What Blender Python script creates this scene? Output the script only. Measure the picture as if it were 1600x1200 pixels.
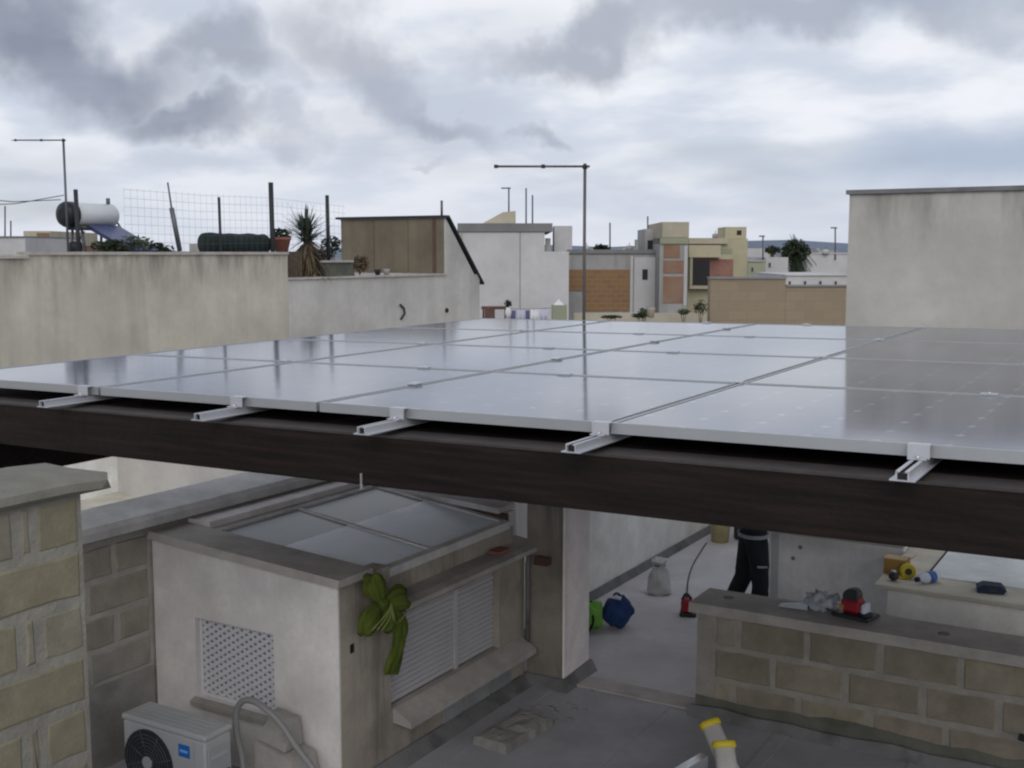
import bpy, bmesh, math, random
from mathutils import Vector, Matrix, Euler, noise as mnoise
random.seed(7)
R = math.radians
for o in list(bpy.data.objects): bpy.data.objects.remove(o)
sc = bpy.context.scene
COL = sc.collection

# ------------------------------------------------------------------ camera
FPX, HZ, TH, CZ = 1800.0, 395.0, R(30.5), 3.5          # focal length in px of a 1600 px wide picture, horizon row
PITCH = math.atan((600 - HZ) / FPX)
cam_d = bpy.data.cameras.new('camera'); cam = bpy.data.objects.new('camera', cam_d); COL.objects.link(cam)
cam.location = (0, 0, CZ); cam.rotation_euler = (math.pi / 2 - PITCH, 0, TH)
cam_d.sensor_width = 36; cam_d.lens = 36 * FPX / 1600; cam_d.clip_start = .05; cam_d.clip_end = 12000
sc.camera = cam
sc.render.resolution_x, sc.render.resolution_y = 1024, 768
vs = sc.view_settings; vs.view_transform = 'Standard'; vs.look = 'None'; vs.gamma = 1; vs.use_curve_mapping = False
vs.exposure = 0.0
sc.cycles.filter_width = 2.2
sc.cycles.max_bounces = 6; sc.cycles.diffuse_bounces = 3; sc.cycles.glossy_bounces = 3; sc.cycles.transmission_bounces = 4; sc.cycles.transparent_max_bounces = 6
FW0 = Vector((-math.sin(TH), math.cos(TH), 0)); RT = Vector((math.cos(TH), math.sin(TH), 0)); UP0 = Vector((0, 0, 1))
FW = FW0 * math.cos(PITCH) - UP0 * math.sin(PITCH); UP = UP0 * math.cos(PITCH) + FW0 * math.sin(PITCH)
CAM = Vector((0, 0, CZ))
def ray(x, y): return FW + RT * ((x - 800) / FPX) - UP * ((y - 600) / FPX)
def WD(x, y, dep): return CAM + ray(x, y) * dep                        # point at a given distance along the view
def WX(x, y, a): d = ray(x, y); return CAM + d * (a / d.x)             # point on the plane X = a
def WY(x, y, b): d = ray(x, y); return CAM + d * (b / d.y)
def WZ(x, y, z): d = ray(x, y); return CAM + d * ((z - CZ) / d.z)

# ------------------------------------------------------------------ sky and sun
SUN_EL, SUN_DIR = R(28), Vector((.46, -.84, 0)).normalized()
world = bpy.data.worlds.new('World'); sc.world = world; world.use_nodes = True
def build_sky():
    nt = world.node_tree; N = nt.nodes; L = nt.links; N.clear()
    def nd(t, **k):
        n = N.new(t)
        for a, b in k.items(): setattr(n, a, b)
        return n
    def mth(op, a, b=None, c=None):
        n = nd('ShaderNodeMath', operation=op)
        for i, v in enumerate((a, b, c)):
            if v is None: continue
            if isinstance(v, (int, float)): n.inputs[i].default_value = v
            else: L.new(v, n.inputs[i])
        return n.outputs[0]
    def vm(op, a, b=None):
        n = nd('ShaderNodeVectorMath', operation=op)
        for i, v in enumerate((a, b)):
            if v is None: continue
            if isinstance(v, (tuple, Vector)): n.inputs[i].default_value = tuple(v)
            else: L.new(v, n.inputs[i])
        return n
    def sm(v, lo, hi, a=0., b=1.):
        n = nd('ShaderNodeMapRange', interpolation_type='SMOOTHSTEP')
        L.new(v, n.inputs[0])
        for i, q in enumerate((lo, hi, a, b)): n.inputs[i + 1].default_value = q
        return n.outputs[0]
    tc = nd('ShaderNodeTexCoord'); d = tc.outputs['Generated']
    sep = nd('ShaderNodeSeparateXYZ'); L.new(d, sep.inputs[0])
    zz = mth('MAXIMUM', sep.outputs[2], 0.0)
    # cloud deck: direction projected on a flat layer (bends towards the horizon)
    den = mth('ADD', zz, 0.22)
    px = mth('DIVIDE', sep.outputs[0], den); py = mth('DIVIDE', sep.outputs[1], den)
    cmb = nd('ShaderNodeCombineXYZ'); L.new(px, cmb.inputs[0]); L.new(py, cmb.inputs[1])
    def noise(vec, s, det, rough=.55, dist=0., off=(0, 0, 0)):
        v = vm('ADD', vec, off).outputs[0]
        n = nd('ShaderNodeTexNoise'); n.inputs['Scale'].default_value = s; n.inputs['Detail'].default_value = det
        n.inputs['Roughness'].default_value = rough; n.inputs['Distortion'].default_value = dist
        L.new(v, n.inputs['Vector']); return n
    base = noise(cmb.outputs[0], 1.1, 3, .5, .2, (3.1, .4, 0)).outputs[0]
    fine = noise(cmb.outputs[0], 2.6, 4, .5, .1, (7.7, 2.2, 1)).outputs[0]
    wob = noise(d, 6.5, 5, .56, 0, (2.0, 9.1, 0.3))
    w1 = vm('MULTIPLY', vm('SUBTRACT', wob.outputs['Color'], (.5, .5, .5)).outputs[0], (.20, .20, .20)).outputs[0]
    dw = vm('ADD', d, w1).outputs[0]; dcalm = vm('ADD', d, vm('MULTIPLY', w1, (.18, .18, .18)).outputs[0]).outputs[0]
    def bank(x, y, hw, hh, tilt=0., k=1., calm=False):
        """one cloud bank: elliptical distance (in its own right/up axes) from its centre direction"""
        c = ray(x, y).normalized(); u = c.cross(RT); u = (u if u.z > 0 else -u).normalized(); ct, st = math.cos(R(tilt)), math.sin(R(tilt))
        e1 = (RT*ct + u*st).normalized(); e2 = (u*ct - RT*st); e2 = (e2 - e1*e2.dot(e1)).normalized(); e3 = e1.cross(e2)
        m = nd('ShaderNodeMapping', vector_type='TEXTURE'); L.new(dcalm if calm else dw, m.inputs['Vector'])
        m.inputs['Location'].default_value = c; m.inputs['Rotation'].default_value = Matrix((e1, e2, e3)).transposed().to_euler(); m.inputs['Scale'].default_value = (hw/FPX, hh/FPX, 1.0)
        return sm(vm('LENGTH', m.outputs[0]).outputs['Value'], 1.16, .15, 0., k)
    # dark banks seen in the picture
    banks = [(60, 60, 290, 95, -6, 1.0), (255, 145, 200, 50, -14, .9), (330, 70, 190, 60, -20, .75), (580, 95, 190, 80, -16, .62),
             (705, 150, 170, 40, -24, .72), (450, 190, 110, 40, -10, .4), (950, 55, 230, 52, 12, .66), (1250, 38, 400, 58, 2, .64),
             (870, 190, 66, 20, -5, .55), (680, 228, 60, 16, 0, .35), (300, 240, 200, 40, 0, .2)]
    dark = None
    for x, y, hw, hh, t, k in banks:
        w = bank(x, y, hw, hh, t, k)
        dark = w if dark is None else mth('MAXIMUM', dark, w)
    # elsewhere the same kind of broken banks from the noise alone
    hi = sm(zz, .25, .42)
    free = mth('MULTIPLY', sm(base, .44, .68), mth('ADD', mth('MULTIPLY', hi, .75), .22))
    dark = mth('MAXIMUM', dark, free)
    dark = mth('MULTIPLY', dark, sm(fine, .2, .65, .7, 1.05))
    dark = mth('MINIMUM', dark, 1.0)
    # colours of the cloud layer
    lite = nd('ShaderNodeMix', data_type='RGBA')
    L.new(sm(fine, .36, .62), lite.inputs[0]); lite.inputs[6].default_value = (.62, .68, .79, 1); lite.inputs[7].default_value = (.87, .895, .95, 1)
    hor = nd('ShaderNodeMix', data_type='RGBA')
    L.new(sm(zz, .0, .13, .75, 0), hor.inputs[0]); L.new(lite.outputs[2], hor.inputs[6]); hor.inputs[7].default_value = (.70, .74, .83, 1)
    cc = nd('ShaderNodeMix', data_type='RGBA')
    L.new(dark, cc.inputs[0]); L.new(hor.outputs[2], cc.inputs[6]); cc.inputs[7].default_value = (.265, .30, .385, 1)
    # thin places where the blue comes through
    sky = nd('ShaderNodeTexSky', sky_type='NISHITA', sun_disc=False)
    sky.sun_elevation = SUN_EL; sky.sun_rotation = math.atan2(SUN_DIR.x, SUN_DIR.y); sky.dust_density = 2.5
    thin = noise(vm('MULTIPLY', d, (1, 1, 4.5)).outputs[0], 2.3, 3, .55, .2, (4.0, 1.6, .2)).outputs[0]
    veil = bank(1580, 240, 430, 56, 8, 1., True)
    vl = nd('ShaderNodeMix', data_type='RGBA'); L.new(mth('MULTIPLY', veil, .95), vl.inputs[0]); L.new(cc.outputs[2], vl.inputs[6]); vl.inputs[7].default_value = (.44, .515, .65, 1)
    gap = mth('MULTIPLY', sm(thin, .52, .75, 0, .4), mth('SUBTRACT', 1.0, dark))
    b1 = nd('ShaderNodeBackground'); L.new(vl.outputs[2], b1.inputs[0]); b1.inputs[1].default_value = 1.0
    b2 = nd('ShaderNodeBackground'); L.new(sky.outputs[0], b2.inputs[0]); b2.inputs[1].default_value = .075
    ms = nd('ShaderNodeMixShader'); L.new(gap, ms.inputs[0]); L.new(b1.outputs[0], ms.inputs[1]); L.new(b2.outputs[0], ms.inputs[2])
    out = nd('ShaderNodeOutputWorld'); L.new(ms.outputs[0], out.inputs[0])
build_sky()
world.cycles.sampling_method = 'MANUAL'; world.cycles.sample_map_resolution = 256
sun_d = bpy.data.lights.new('sun', 'SUN'); sun_d.energy = 1.25; sun_d.angle = R(40); sun_d.color = (1, .965, .92)
sun = bpy.data.objects.new('sun', sun_d); COL.objects.link(sun)
tosun = SUN_DIR * math.cos(SUN_EL) + UP0 * math.sin(SUN_EL)
sun.rotation_euler = tosun.to_track_quat('Z', 'Y').to_euler(); sun.location = (0, 0, 30)

# ------------------------------------------------------------------ materials
M = {}
def mat(name, col, rough=.85, var=.18, scale=2.5, bump=.25, bscale=45, streak=0., scol=(.06, .055, .045), metal=0., spec=.35, blotch=0., bcol=None, det=5, sfreq=3.2, topz=None):
    m = bpy.data.materials.new(name); m.use_nodes = True; nt = m.node_tree; N = nt.nodes; L = nt.links
    p = N['Principled BSDF']; p.inputs['Roughness'].default_value = rough; p.inputs['Metallic'].default_value = metal
    p.inputs['Specular IOR Level'].default_value = spec
    g = N.new('ShaderNodeNewGeometry')
    def noise(s, d=5, vec=None, r=.6):
        n = N.new('ShaderNodeTexNoise'); n.inputs['Scale'].default_value = s; n.inputs['Detail'].default_value = d; n.inputs['Roughness'].default_value = r
        L.new(vec if vec is not None else g.outputs['Position'], n.inputs['Vector']); return n.outputs[0]
    def mixc(f, a, b):
        x = N.new('ShaderNodeMix'); x.data_type = 'RGBA'; L.new(f, x.inputs[0])
        for i, v in ((6, a), (7, b)):
            if isinstance(v, tuple): x.inputs[i].default_value = (*v[:3], 1)
            else: L.new(v, x.inputs[i])
        return x.outputs[2]
    def rng(v, lo, hi, a=0, b=1):
        x = N.new('ShaderNodeMapRange'); L.new(v, x.inputs[0])
        for i, q in enumerate((lo, hi, a, b)): x.inputs[i + 1].default_value = q
        return x.outputs[0]
    lo = tuple(max(0, c * (1 - var)) for c in col); hi = tuple(min(1, c * (1 + var)) for c in col)
    c = mixc(rng(noise(scale, det), .3, .7), lo, hi)
    c = mixc(rng(noise(scale * 9, 4), .42, .75, 0, min(.6, var * 2)), c, tuple(x * .8 for x in col))
    if blotch: c = mixc(rng(noise(scale * .6, 6), .5, .68, 0, blotch), c, bcol or tuple(x * .55 for x in col))
    if streak:
        mp = N.new('ShaderNodeMapping'); mp.inputs['Scale'].default_value = (sfreq, sfreq, sfreq*.08); L.new(g.outputs['Position'], mp.inputs['Vector'])
        s = rng(noise(1.6, 6, mp.outputs[0], .65), .5, .72, 0, streak)
        c = mixc(s, c, scol)
    if topz is not None:
        sp = N.new('ShaderNodeSeparateXYZ'); L.new(g.outputs['Position'], sp.inputs[0]); mp2 = N.new('ShaderNodeMapping'); mp2.inputs['Scale'].default_value = (2.2, 2.2, .5); L.new(g.outputs['Position'], mp2.inputs['Vector'])
        mm = N.new('ShaderNodeMath'); mm.operation = 'MULTIPLY'; L.new(rng(sp.outputs[2], topz-.9, topz), mm.inputs[0]); L.new(rng(noise(1.5, 6, mp2.outputs[0], .65), .42, .66, 0, .8), mm.inputs[1]); c = mixc(mm.outputs[0], c, (.13, .125, .11))
    L.new(c, p.inputs['Base Color'])
    if bump:
        b = N.new('ShaderNodeBump'); b.inputs['Strength'].default_value = bump; b.inputs['Distance'].default_value = .01
        L.new(noise(bscale, 6), b.inputs['Height']); L.new(b.outputs[0], p.inputs['Normal'])
    rr = rng(noise(scale * 3, 4), .3, .7, max(.03, rough - .08), min(1, rough + .06)); L.new(rr, p.inputs['Roughness'])
    M[name] = m; return m
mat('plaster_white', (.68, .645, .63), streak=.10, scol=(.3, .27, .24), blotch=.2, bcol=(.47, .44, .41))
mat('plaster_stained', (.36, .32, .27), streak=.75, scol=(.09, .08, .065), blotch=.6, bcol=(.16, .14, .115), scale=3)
mat('plaster_damp', (.25, .225, .19), streak=.8, scol=(.08, .07, .055), blotch=.6, bcol=(.13, .115, .095), scale=3)
mat('base_smear', (.125, .125, .105), blotch=.6, bcol=(.06, .06, .05), scale=5, bump=.6)
mat('plaster_pink', (.73, .68, .675), streak=.2, scol=(.25, .2, .18), blotch=.25)
mat('wall_old', (.475, .445, .385), streak=.3, scol=(.20, .185, .16), blotch=.45, bcol=(.33, .315, .28), scale=.7, bscale=14, sfreq=1.1, topz=3.5)
mat('wall_grey', (.45, .435, .42), sfreq=1.1, streak=.2, scol=(.2, .19, .18), blotch=.3, scale=.8, bscale=14)
mat('wall_right', (.445, .432, .40), topz=4.3, sfreq=1.4, streak=.3, scol=(.27, .26, .25), blotch=.28, scale=.9, bscale=18)
mat('wall_shed', (.15, .128, .092), sfreq=1.4, streak=.5, scol=(.085, .07, .045), blotch=.4, scale=1.2)
mat('coping', (.40, .37, .35), blotch=.5, bcol=(.24, .22, .205), scale=4, bump=.4)
mat('coping_light', (.60, .58, .57), blotch=.45, bcol=(.25, .24, .22), scale=3, bump=.4)
mat('tufo', (.275, .248, .19), blotch=.55, bcol=(.17, .14, .09), scale=5, bump=.4, bscale=70, var=.22)
mat('tufo_grey', (.285, .265, .22), blotch=.5, bcol=(.16, .145, .11), scale=5, bump=.4, bscale=70, var=.2)
mat('tufo_dark', (.235, .208, .162), blotch=.5, bcol=(.13, .11, .08), scale=5, bump=.4, bscale=70, var=.2)
mat('tufo_moss', (.24, .214, .15), blotch=.5, bcol=(.19, .168, .11), scale=5, bump=.35, bscale=70, var=.25)
mat('tufo_moss_grey', (.245, .222, .17), blotch=.5, bcol=(.175, .162, .12), scale=6, bump=.35, bscale=70, var=.25)
mat('mortar_moss', (.275, .26, .222), blotch=.5, scale=6, bump=.7, bscale=35)
mat('coping_moss', (.19, .182, .155), blotch=.6, bcol=(.16, .155, .12), scale=5, bump=.5)
mat('mortar', (.31, .29, .255), blotch=.4, scale=6, bump=.7, bscale=35)
mat('tufo_pale', (.36, .33, .275), blotch=.5, bcol=(.26, .23, .18), scale=5, bump=.8, bscale=60)
mat('tufo_pale_grey', (.37, .35, .31), blotch=.5, bcol=(.27, .25, .21), scale=5, bump=.8, bscale=60)
mat('mortar_pale', (.47, .445, .40), blotch=.4, scale=6, bump=.6)
mat('membrane', (.36, .36, .39), blotch=.45, bcol=(.27, .27, .29), scale=1.6, rough=.7, bump=.3)
mat('membrane_edge', (.17, .17, .175), blotch=.6, bcol=(.05, .05, .05), scale=5, rough=.7)
mat('tile_light', (.55, .53, .55), blotch=.35, bcol=(.44, .425, .435), scale=1.2, rough=.7, bump=.2, streak=0)
mat('strip', (.42, .395, .38), blotch=.4, scale=4)
mat('concrete', (.33, .315, .29), blotch=.5, scale=5, bump=.7)
mat('rubble', (.28, .27, .255), blotch=.6, bcol=(.20, .19, .175), scale=9, bump=1)
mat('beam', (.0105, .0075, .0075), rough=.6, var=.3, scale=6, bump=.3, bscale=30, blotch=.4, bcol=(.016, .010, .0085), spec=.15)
def grain(m):
    nt = M[m].node_tree; N = nt.nodes; L = nt.links; p = N['Principled BSDF']; g = N.new('ShaderNodeNewGeometry'); mp = N.new('ShaderNodeMapping'); mp.inputs['Scale'].default_value = (.7, 14, 14); L.new(g.outputs['Position'], mp.inputs['Vector'])
    n = N.new('ShaderNodeTexNoise'); n.inputs['Scale'].default_value = 3; n.inputs['Detail'].default_value = 6; L.new(mp.outputs[0], n.inputs['Vector']); cr = N.new('ShaderNodeValToRGB'); L.new(n.outputs[0], cr.inputs[0])
    cr.color_ramp.elements[0].position = .3; cr.color_ramp.elements[0].color = (.006, .0045, .0045, 1); cr.color_ramp.elements[1].position = .72; cr.color_ramp.elements[1].color = (.022, .0135, .012, 1); L.new(cr.outputs[0], p.inputs['Base Color'])
grain('beam')
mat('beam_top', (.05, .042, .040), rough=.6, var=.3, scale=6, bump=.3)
mat('alu', (.62, .63, .66), rough=.38, metal=.85, var=.08, bump=.05)
mat('alu_bright', (.52, .53, .56), rough=.4, metal=.5, var=.06, bump=.05)
mat('frame_grey', (.40, .41, .425), rough=.45, metal=.55, var=.06, bump=.04)
mat('dark_slot', (.01, .01, .012), rough=.6, var=.1, bump=0)
mat('plastic_white', (.47, .48, .48), rough=.45, var=.08, bump=.05, blotch=.15)
mat('plastic_grey', (.40, .42, .42), rough=.5, var=.08, bump=.05)
mat('plastic_dark', (.035, .037, .042), rough=.5, var=.2, bump=.1)
mat('badge_blue', (.015, .16, .55), rough=.4, var=.05, bump=0)
mat('badge_pale', (.25, .5, .8), rough=.4, var=.05, bump=0)
mat('shutter', (.47, .465, .485), rough=.5, var=.06, bump=.05, blotch=.2)
mat('lattice', (.60, .60, .63), rough=.45, var=.06, bump=.05)
mat('tile_plate', (.30, .31, .31), blotch=.4, scale=4, rough=.6)
mat('cloth_green', (.08, .108, .014), rough=.9, var=.25, scale=8, bump=.4, bscale=120)
mat('cloth_cord', (.22, .26, .09), rough=.9, var=.2, bump=.2)
mat('hose', (.24, .24, .235), rough=.5, var=.12, bump=.2, bscale=90)
mat('yellow', (.62, .48, .03), rough=.5, var=.12, bump=.05)
mat('white_dirty', (.55, .54, .52), rough=.6, var=.15, bump=.1)
mat('trousers', (.012, .014, .018), rough=.85, var=.3, bump=.3, bscale=90)
mat('belt', (.30, .31, .33), rough=.6, var=.1, bump=.1)
mat('shirt', (.02, .02, .026), rough=.9, var=.2, bump=.2)
mat('skin', (.42, .25, .18), rough=.6, var=.1, bump=.1)
mat('hair', (.02, .015, .012), rough=.7, var=.3, bump=.3)
mat('boot', (.03, .026, .022), rough=.7, var=.2, bump=.2)
mat('bag_blue', (.015, .045, .15), rough=.8, var=.3, scale=10, bump=.4)
mat('bag_green', (.15, .36, .05), rough=.75, var=.25, scale=10, bump=.4)
mat('sack', (.50, .50, .50), rough=.75, var=.15, scale=8, bump=.5, bscale=30)
mat('red_tool', (.33, .02, .03), rough=.45, var=.15, bump=.1)
mat('bucket', (.55, .48, .25), rough=.6, var=.2, scale=6, bump=.2)
mat('cardboard', (.42, .25, .07), rough=.85, var=.15, bump=.2)
mat('cardboard_top', (.50, .36, .2), rough=.85, var=.15, bump=.2)
mat('bottle_white', (.62, .66, .75), rough=.4, var=.1, bump=.05)
mat('bottle_blue', (.06, .14, .42), rough=.4, var=.1, bump=.05)
mat('navy', (.012, .025, .055), rough=.6, var=.3, bump=.2)
mat('plastic_bag', (.42, .45, .5), rough=.4, var=.15, scale=12, bump=.6, bscale=25)
mat('roof_white', (.74, .77, .78), blotch=.2, scale=2)
mat('cream', (.56, .53, .45), blotch=.35, scale=2, streak=.2, scol=(.3, .28, .22))
mat('plaster_warm', (.78, .775, .75), streak=.15, scol=(.35, .33, .3), blotch=.15)
mat('terracotta', (.30, .115, .085), var=.2, scale=8, bump=.3)
mat('iron', (.022, .024, .03), rough=.6, var=.3, bump=.2)
mat('galv', (.11, .115, .13), rough=.5, metal=.3, var=.2, bump=.1)
mat('pole_brown', (.115, .108, .105), rough=.6, metal=.2, var=.25, bump=.1)
mat('tank_metal', (.55, .57, .59), rough=.4, metal=.1, var=.06, bump=.05)
mat('tank_cap', (.008, .009, .012), rough=.5, var=.2, bump=.05)
mat('collector', (.045, .06, .15), rough=.3, var=.15, bump=.03, spec=.5)
mat('netting', (.012, .022, .02), rough=.85, var=.4, scale=8, bump=.6, bscale=40)
mat('leaf_dark', (.018, .03, .012), rough=.7, var=.5, scale=9, bump=0)
mat('leaf', (.05, .07, .03), rough=.6, var=.5, scale=9, bump=0)
mat('leaf_yucca', (.055, .075, .055), rough=.5, var=.5, scale=6, bump=0)
mat('leaf_dry', (.10, .075, .045), rough=.85, var=.5, scale=9, bump=0)
mat('bark', (.09, .07, .055), rough=.9, var=.4, scale=12, bump=.8)
mat('trough', (.10, .105, .085), blotch=.5, bcol=(.17, .17, .14), scale=6, bump=.4)
mat('far_white', (.48, .47, .475), blotch=.2, scale=.25, streak=.12, scol=(.35, .33, .32), bump=0)
mat('far_grey', (.34, .335, .33), blotch=.4, scale=.5, bump=0, streak=.4, scol=(.14, .13, .12))
mat('far_band', (.20, .20, .205), blotch=.4, scale=.5, bump=0)
mat('far_beige', (.40, .36, .28), blotch=.35, scale=.5, bump=0)
mat('far_yellow', (.40, .365, .25), blotch=.3, scale=.4, bump=0)
mat('far_green', (.30, .31, .22), blotch=.35, scale=.5, bump=0)
mat('far_red', (.20, .095, .08), blotch=.5, bcol=(.33, .2, .14), scale=.7, bump=0)
mat('far_brick', (.22, .125, .085), blotch=.6, bcol=(.27, .2, .15), scale=.9, bump=0)
mat('opening', (.006, .006, .008), rough=.4, var=.2, bump=0)
mat('hill', (.14, .175, .235), var=.25, scale=.002, bump=0)  # blue-grey of distant haze put into the hill colour
mat('town_ground', (.20, .19, .175), var=.3, scale=.05, bump=0)
mat('laundry_a', (.46, .46, .56), var=.1, bump=.1); mat('laundry_b', (.10, .11, .2), var=.1, bump=.1); mat('laundry_c', (.6, .6, .62), var=.1, bump=.1)
mat('wood_brown', (.10, .055, .045), rough=.8, var=.25, bump=.2)

def blockwork(name, c1, c2, cm, w, h, gap=.03):
    m = mat(name, c1); nt = m.node_tree; N = nt.nodes; L = nt.links; p = N['Principled BSDF']
    t = N.new('ShaderNodeTexCoord'); b = N.new('ShaderNodeTexBrick')
    s = N.new('ShaderNodeSeparateXYZ'); c = N.new('ShaderNodeCombineXYZ'); L.new(t.outputs['Object'], s.inputs[0]); L.new(s.outputs[0], c.inputs[0]); L.new(s.outputs[2], c.inputs[1])
    L.new(c.outputs[0], b.inputs['Vector']); b.inputs['Scale'].default_value = 1
    b.inputs['Color1'].default_value = (*c1, 1); b.inputs['Color2'].default_value = (*c2, 1); b.inputs['Mortar'].default_value = (*cm, 1)
    b.inputs['Brick Width'].default_value = w; b.inputs['Row Height'].default_value = h; b.inputs['Mortar Size'].default_value = gap
    b.inputs['Mortar Smooth'].default_value = .4
    L.new(b.outputs['Color'], p.inputs['Base Color'])
blockwork('far_block_orange', (.235, .135, .065), (.20, .12, .065), (.25, .165, .1), .4, .2, .02)
blockwork('far_block_tan', (.27, .215, .15), (.24, .19, .135), (.23, .19, .145), .5, .25, .02)

def panel_material():
    m = bpy.data.materials.new('solar_cells'); m.use_nodes = True; nt = m.node_tree; N = nt.nodes; L = nt.links; p = N['Principled BSDF']
    t = N.new('ShaderNodeTexCoord'); s = N.new('ShaderNodeSeparateXYZ'); L.new(t.outputs['Object'], s.inputs[0])
    def mth(op, a, b=None):
        n = N.new('ShaderNodeMath'); n.operation = op
        for i, v in enumerate((a, b)):
            if v is None: continue
            if isinstance(v, (int, float)): n.inputs[i].default_value = v
            else: L.new(v, n.inputs[i])
        return n.outputs[0]
    def cell(v, n, off, size):
        u = mth('DIVIDE', mth('SUBTRACT', v, off), size / n)
        return mth('ABSOLUTE', mth('SUBTRACT', mth('FRACT', mth('ADD', u, .5)), .5))
    fx = cell(s.outputs[0], 6, .035, 1.36); fy = cell(s.outputs[1], 6, .035, 1.41)
    dot = mth('MULTIPLY', mth('LESS_THAN', mth('ADD', fx, fy), .085), .6)
    line = mth('LESS_THAN', mth('MINIMUM', fx, fy), .010)
    bus = mth('MULTIPLY', mth('LESS_THAN', mth('ABSOLUTE', mth('SUBTRACT', fx, .22)), .008), .08)
    w = mth('MAXIMUM', mth('MAXIMUM', dot, mth('MULTIPLY', line, .22)), bus)
    n = N.new('ShaderNodeTexNoise'); n.inputs['Scale'].default_value = 4; L.new(t.outputs['Object'], n.inputs['Vector'])
    c0 = N.new('ShaderNodeMix'); c0.data_type = 'RGBA'; L.new(n.outputs[0], c0.inputs[0]); c0.inputs[6].default_value = (.010, .012, .026, 1); c0.inputs[7].default_value = (.020, .022, .042, 1)
    c = N.new('ShaderNodeMix'); c.data_type = 'RGBA'; L.new(w, c.inputs[0]); L.new(c0.outputs[2], c.inputs[6]); c.inputs[7].default_value = (.48, .5, .54, 1)
    # a film of dust
    g = N.new('ShaderNodeNewGeometry'); n2 = N.new('ShaderNodeTexNoise'); n2.inputs['Scale'].default_value = 1.7; n2.inputs['Detail'].default_value = 6; L.new(g.outputs['Position'], n2.inputs['Vector'])
    mr = N.new('ShaderNodeMapRange'); L.new(n2.outputs[0], mr.inputs[0]); mr.inputs[1].default_value = .3; mr.inputs[2].default_value = .75; mr.inputs[3].default_value = .20; mr.inputs[4].default_value = .36
    c3 = N.new('ShaderNodeMix'); c3.data_type = 'RGBA'; L.new(mr.outputs[0], c3.inputs[0]); L.new(c.outputs[2], c3.inputs[6]); c3.inputs[7].default_value = (.355, .375, .46, 1)
    L.new(c3.outputs[2], p.inputs['Base Color'])
    p.inputs['Roughness'].default_value = .10; p.inputs['IOR'].default_value = 1.55; p.inputs['Specular IOR Level'].default_value = 1.0
    b = N.new('ShaderNodeBump'); b.inputs['Strength'].default_value = .04; b.inputs['Distance'].default_value = .01
    n3 = N.new('ShaderNodeTexNoise'); n3.inputs['Scale'].default_value = 3.0; L.new(g.outputs['Position'], n3.inputs['Vector']); L.new(n3.outputs[0], b.inputs['Height']); L.new(b.outputs[0], p.inputs['Normal'])
    M['solar_cells'] = m
panel_material()
def glass_material():
    m = bpy.data.materials.new('skylight_glass'); m.use_nodes = True; N = m.node_tree.nodes; L = m.node_tree.links; N.clear()
    fr = N.new('ShaderNodeFresnel'); fr.inputs[0].default_value = 1.5; t = N.new('ShaderNodeBsdfTransparent'); t.inputs[0].default_value = (.72, .76, .78, 1)
    g = N.new('ShaderNodeBsdfGlossy'); g.inputs['Roughness'].default_value = .22; d = N.new('ShaderNodeBsdfDiffuse'); d.inputs[0].default_value = (.40, .42, .43, 1)
    a = N.new('ShaderNodeMixShader'); a.inputs[0].default_value = .6; L.new(t.outputs[0], a.inputs[1]); L.new(d.outputs[0], a.inputs[2])
    b = N.new('ShaderNodeMixShader'); L.new(fr.outputs[0], b.inputs[0]); L.new(a.outputs[0], b.inputs[1]); L.new(g.outputs[0], b.inputs[2])
    o = N.new('ShaderNodeOutputMaterial'); L.new(b.outputs[0], o.inputs[0]); M['skylight_glass'] = m
glass_material()
mat('reflection_pale', (.80, .85, .92), rough=.35, var=.06, bump=.03)  # pale tone of the sky reflection painted on the skylight panes

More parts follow.
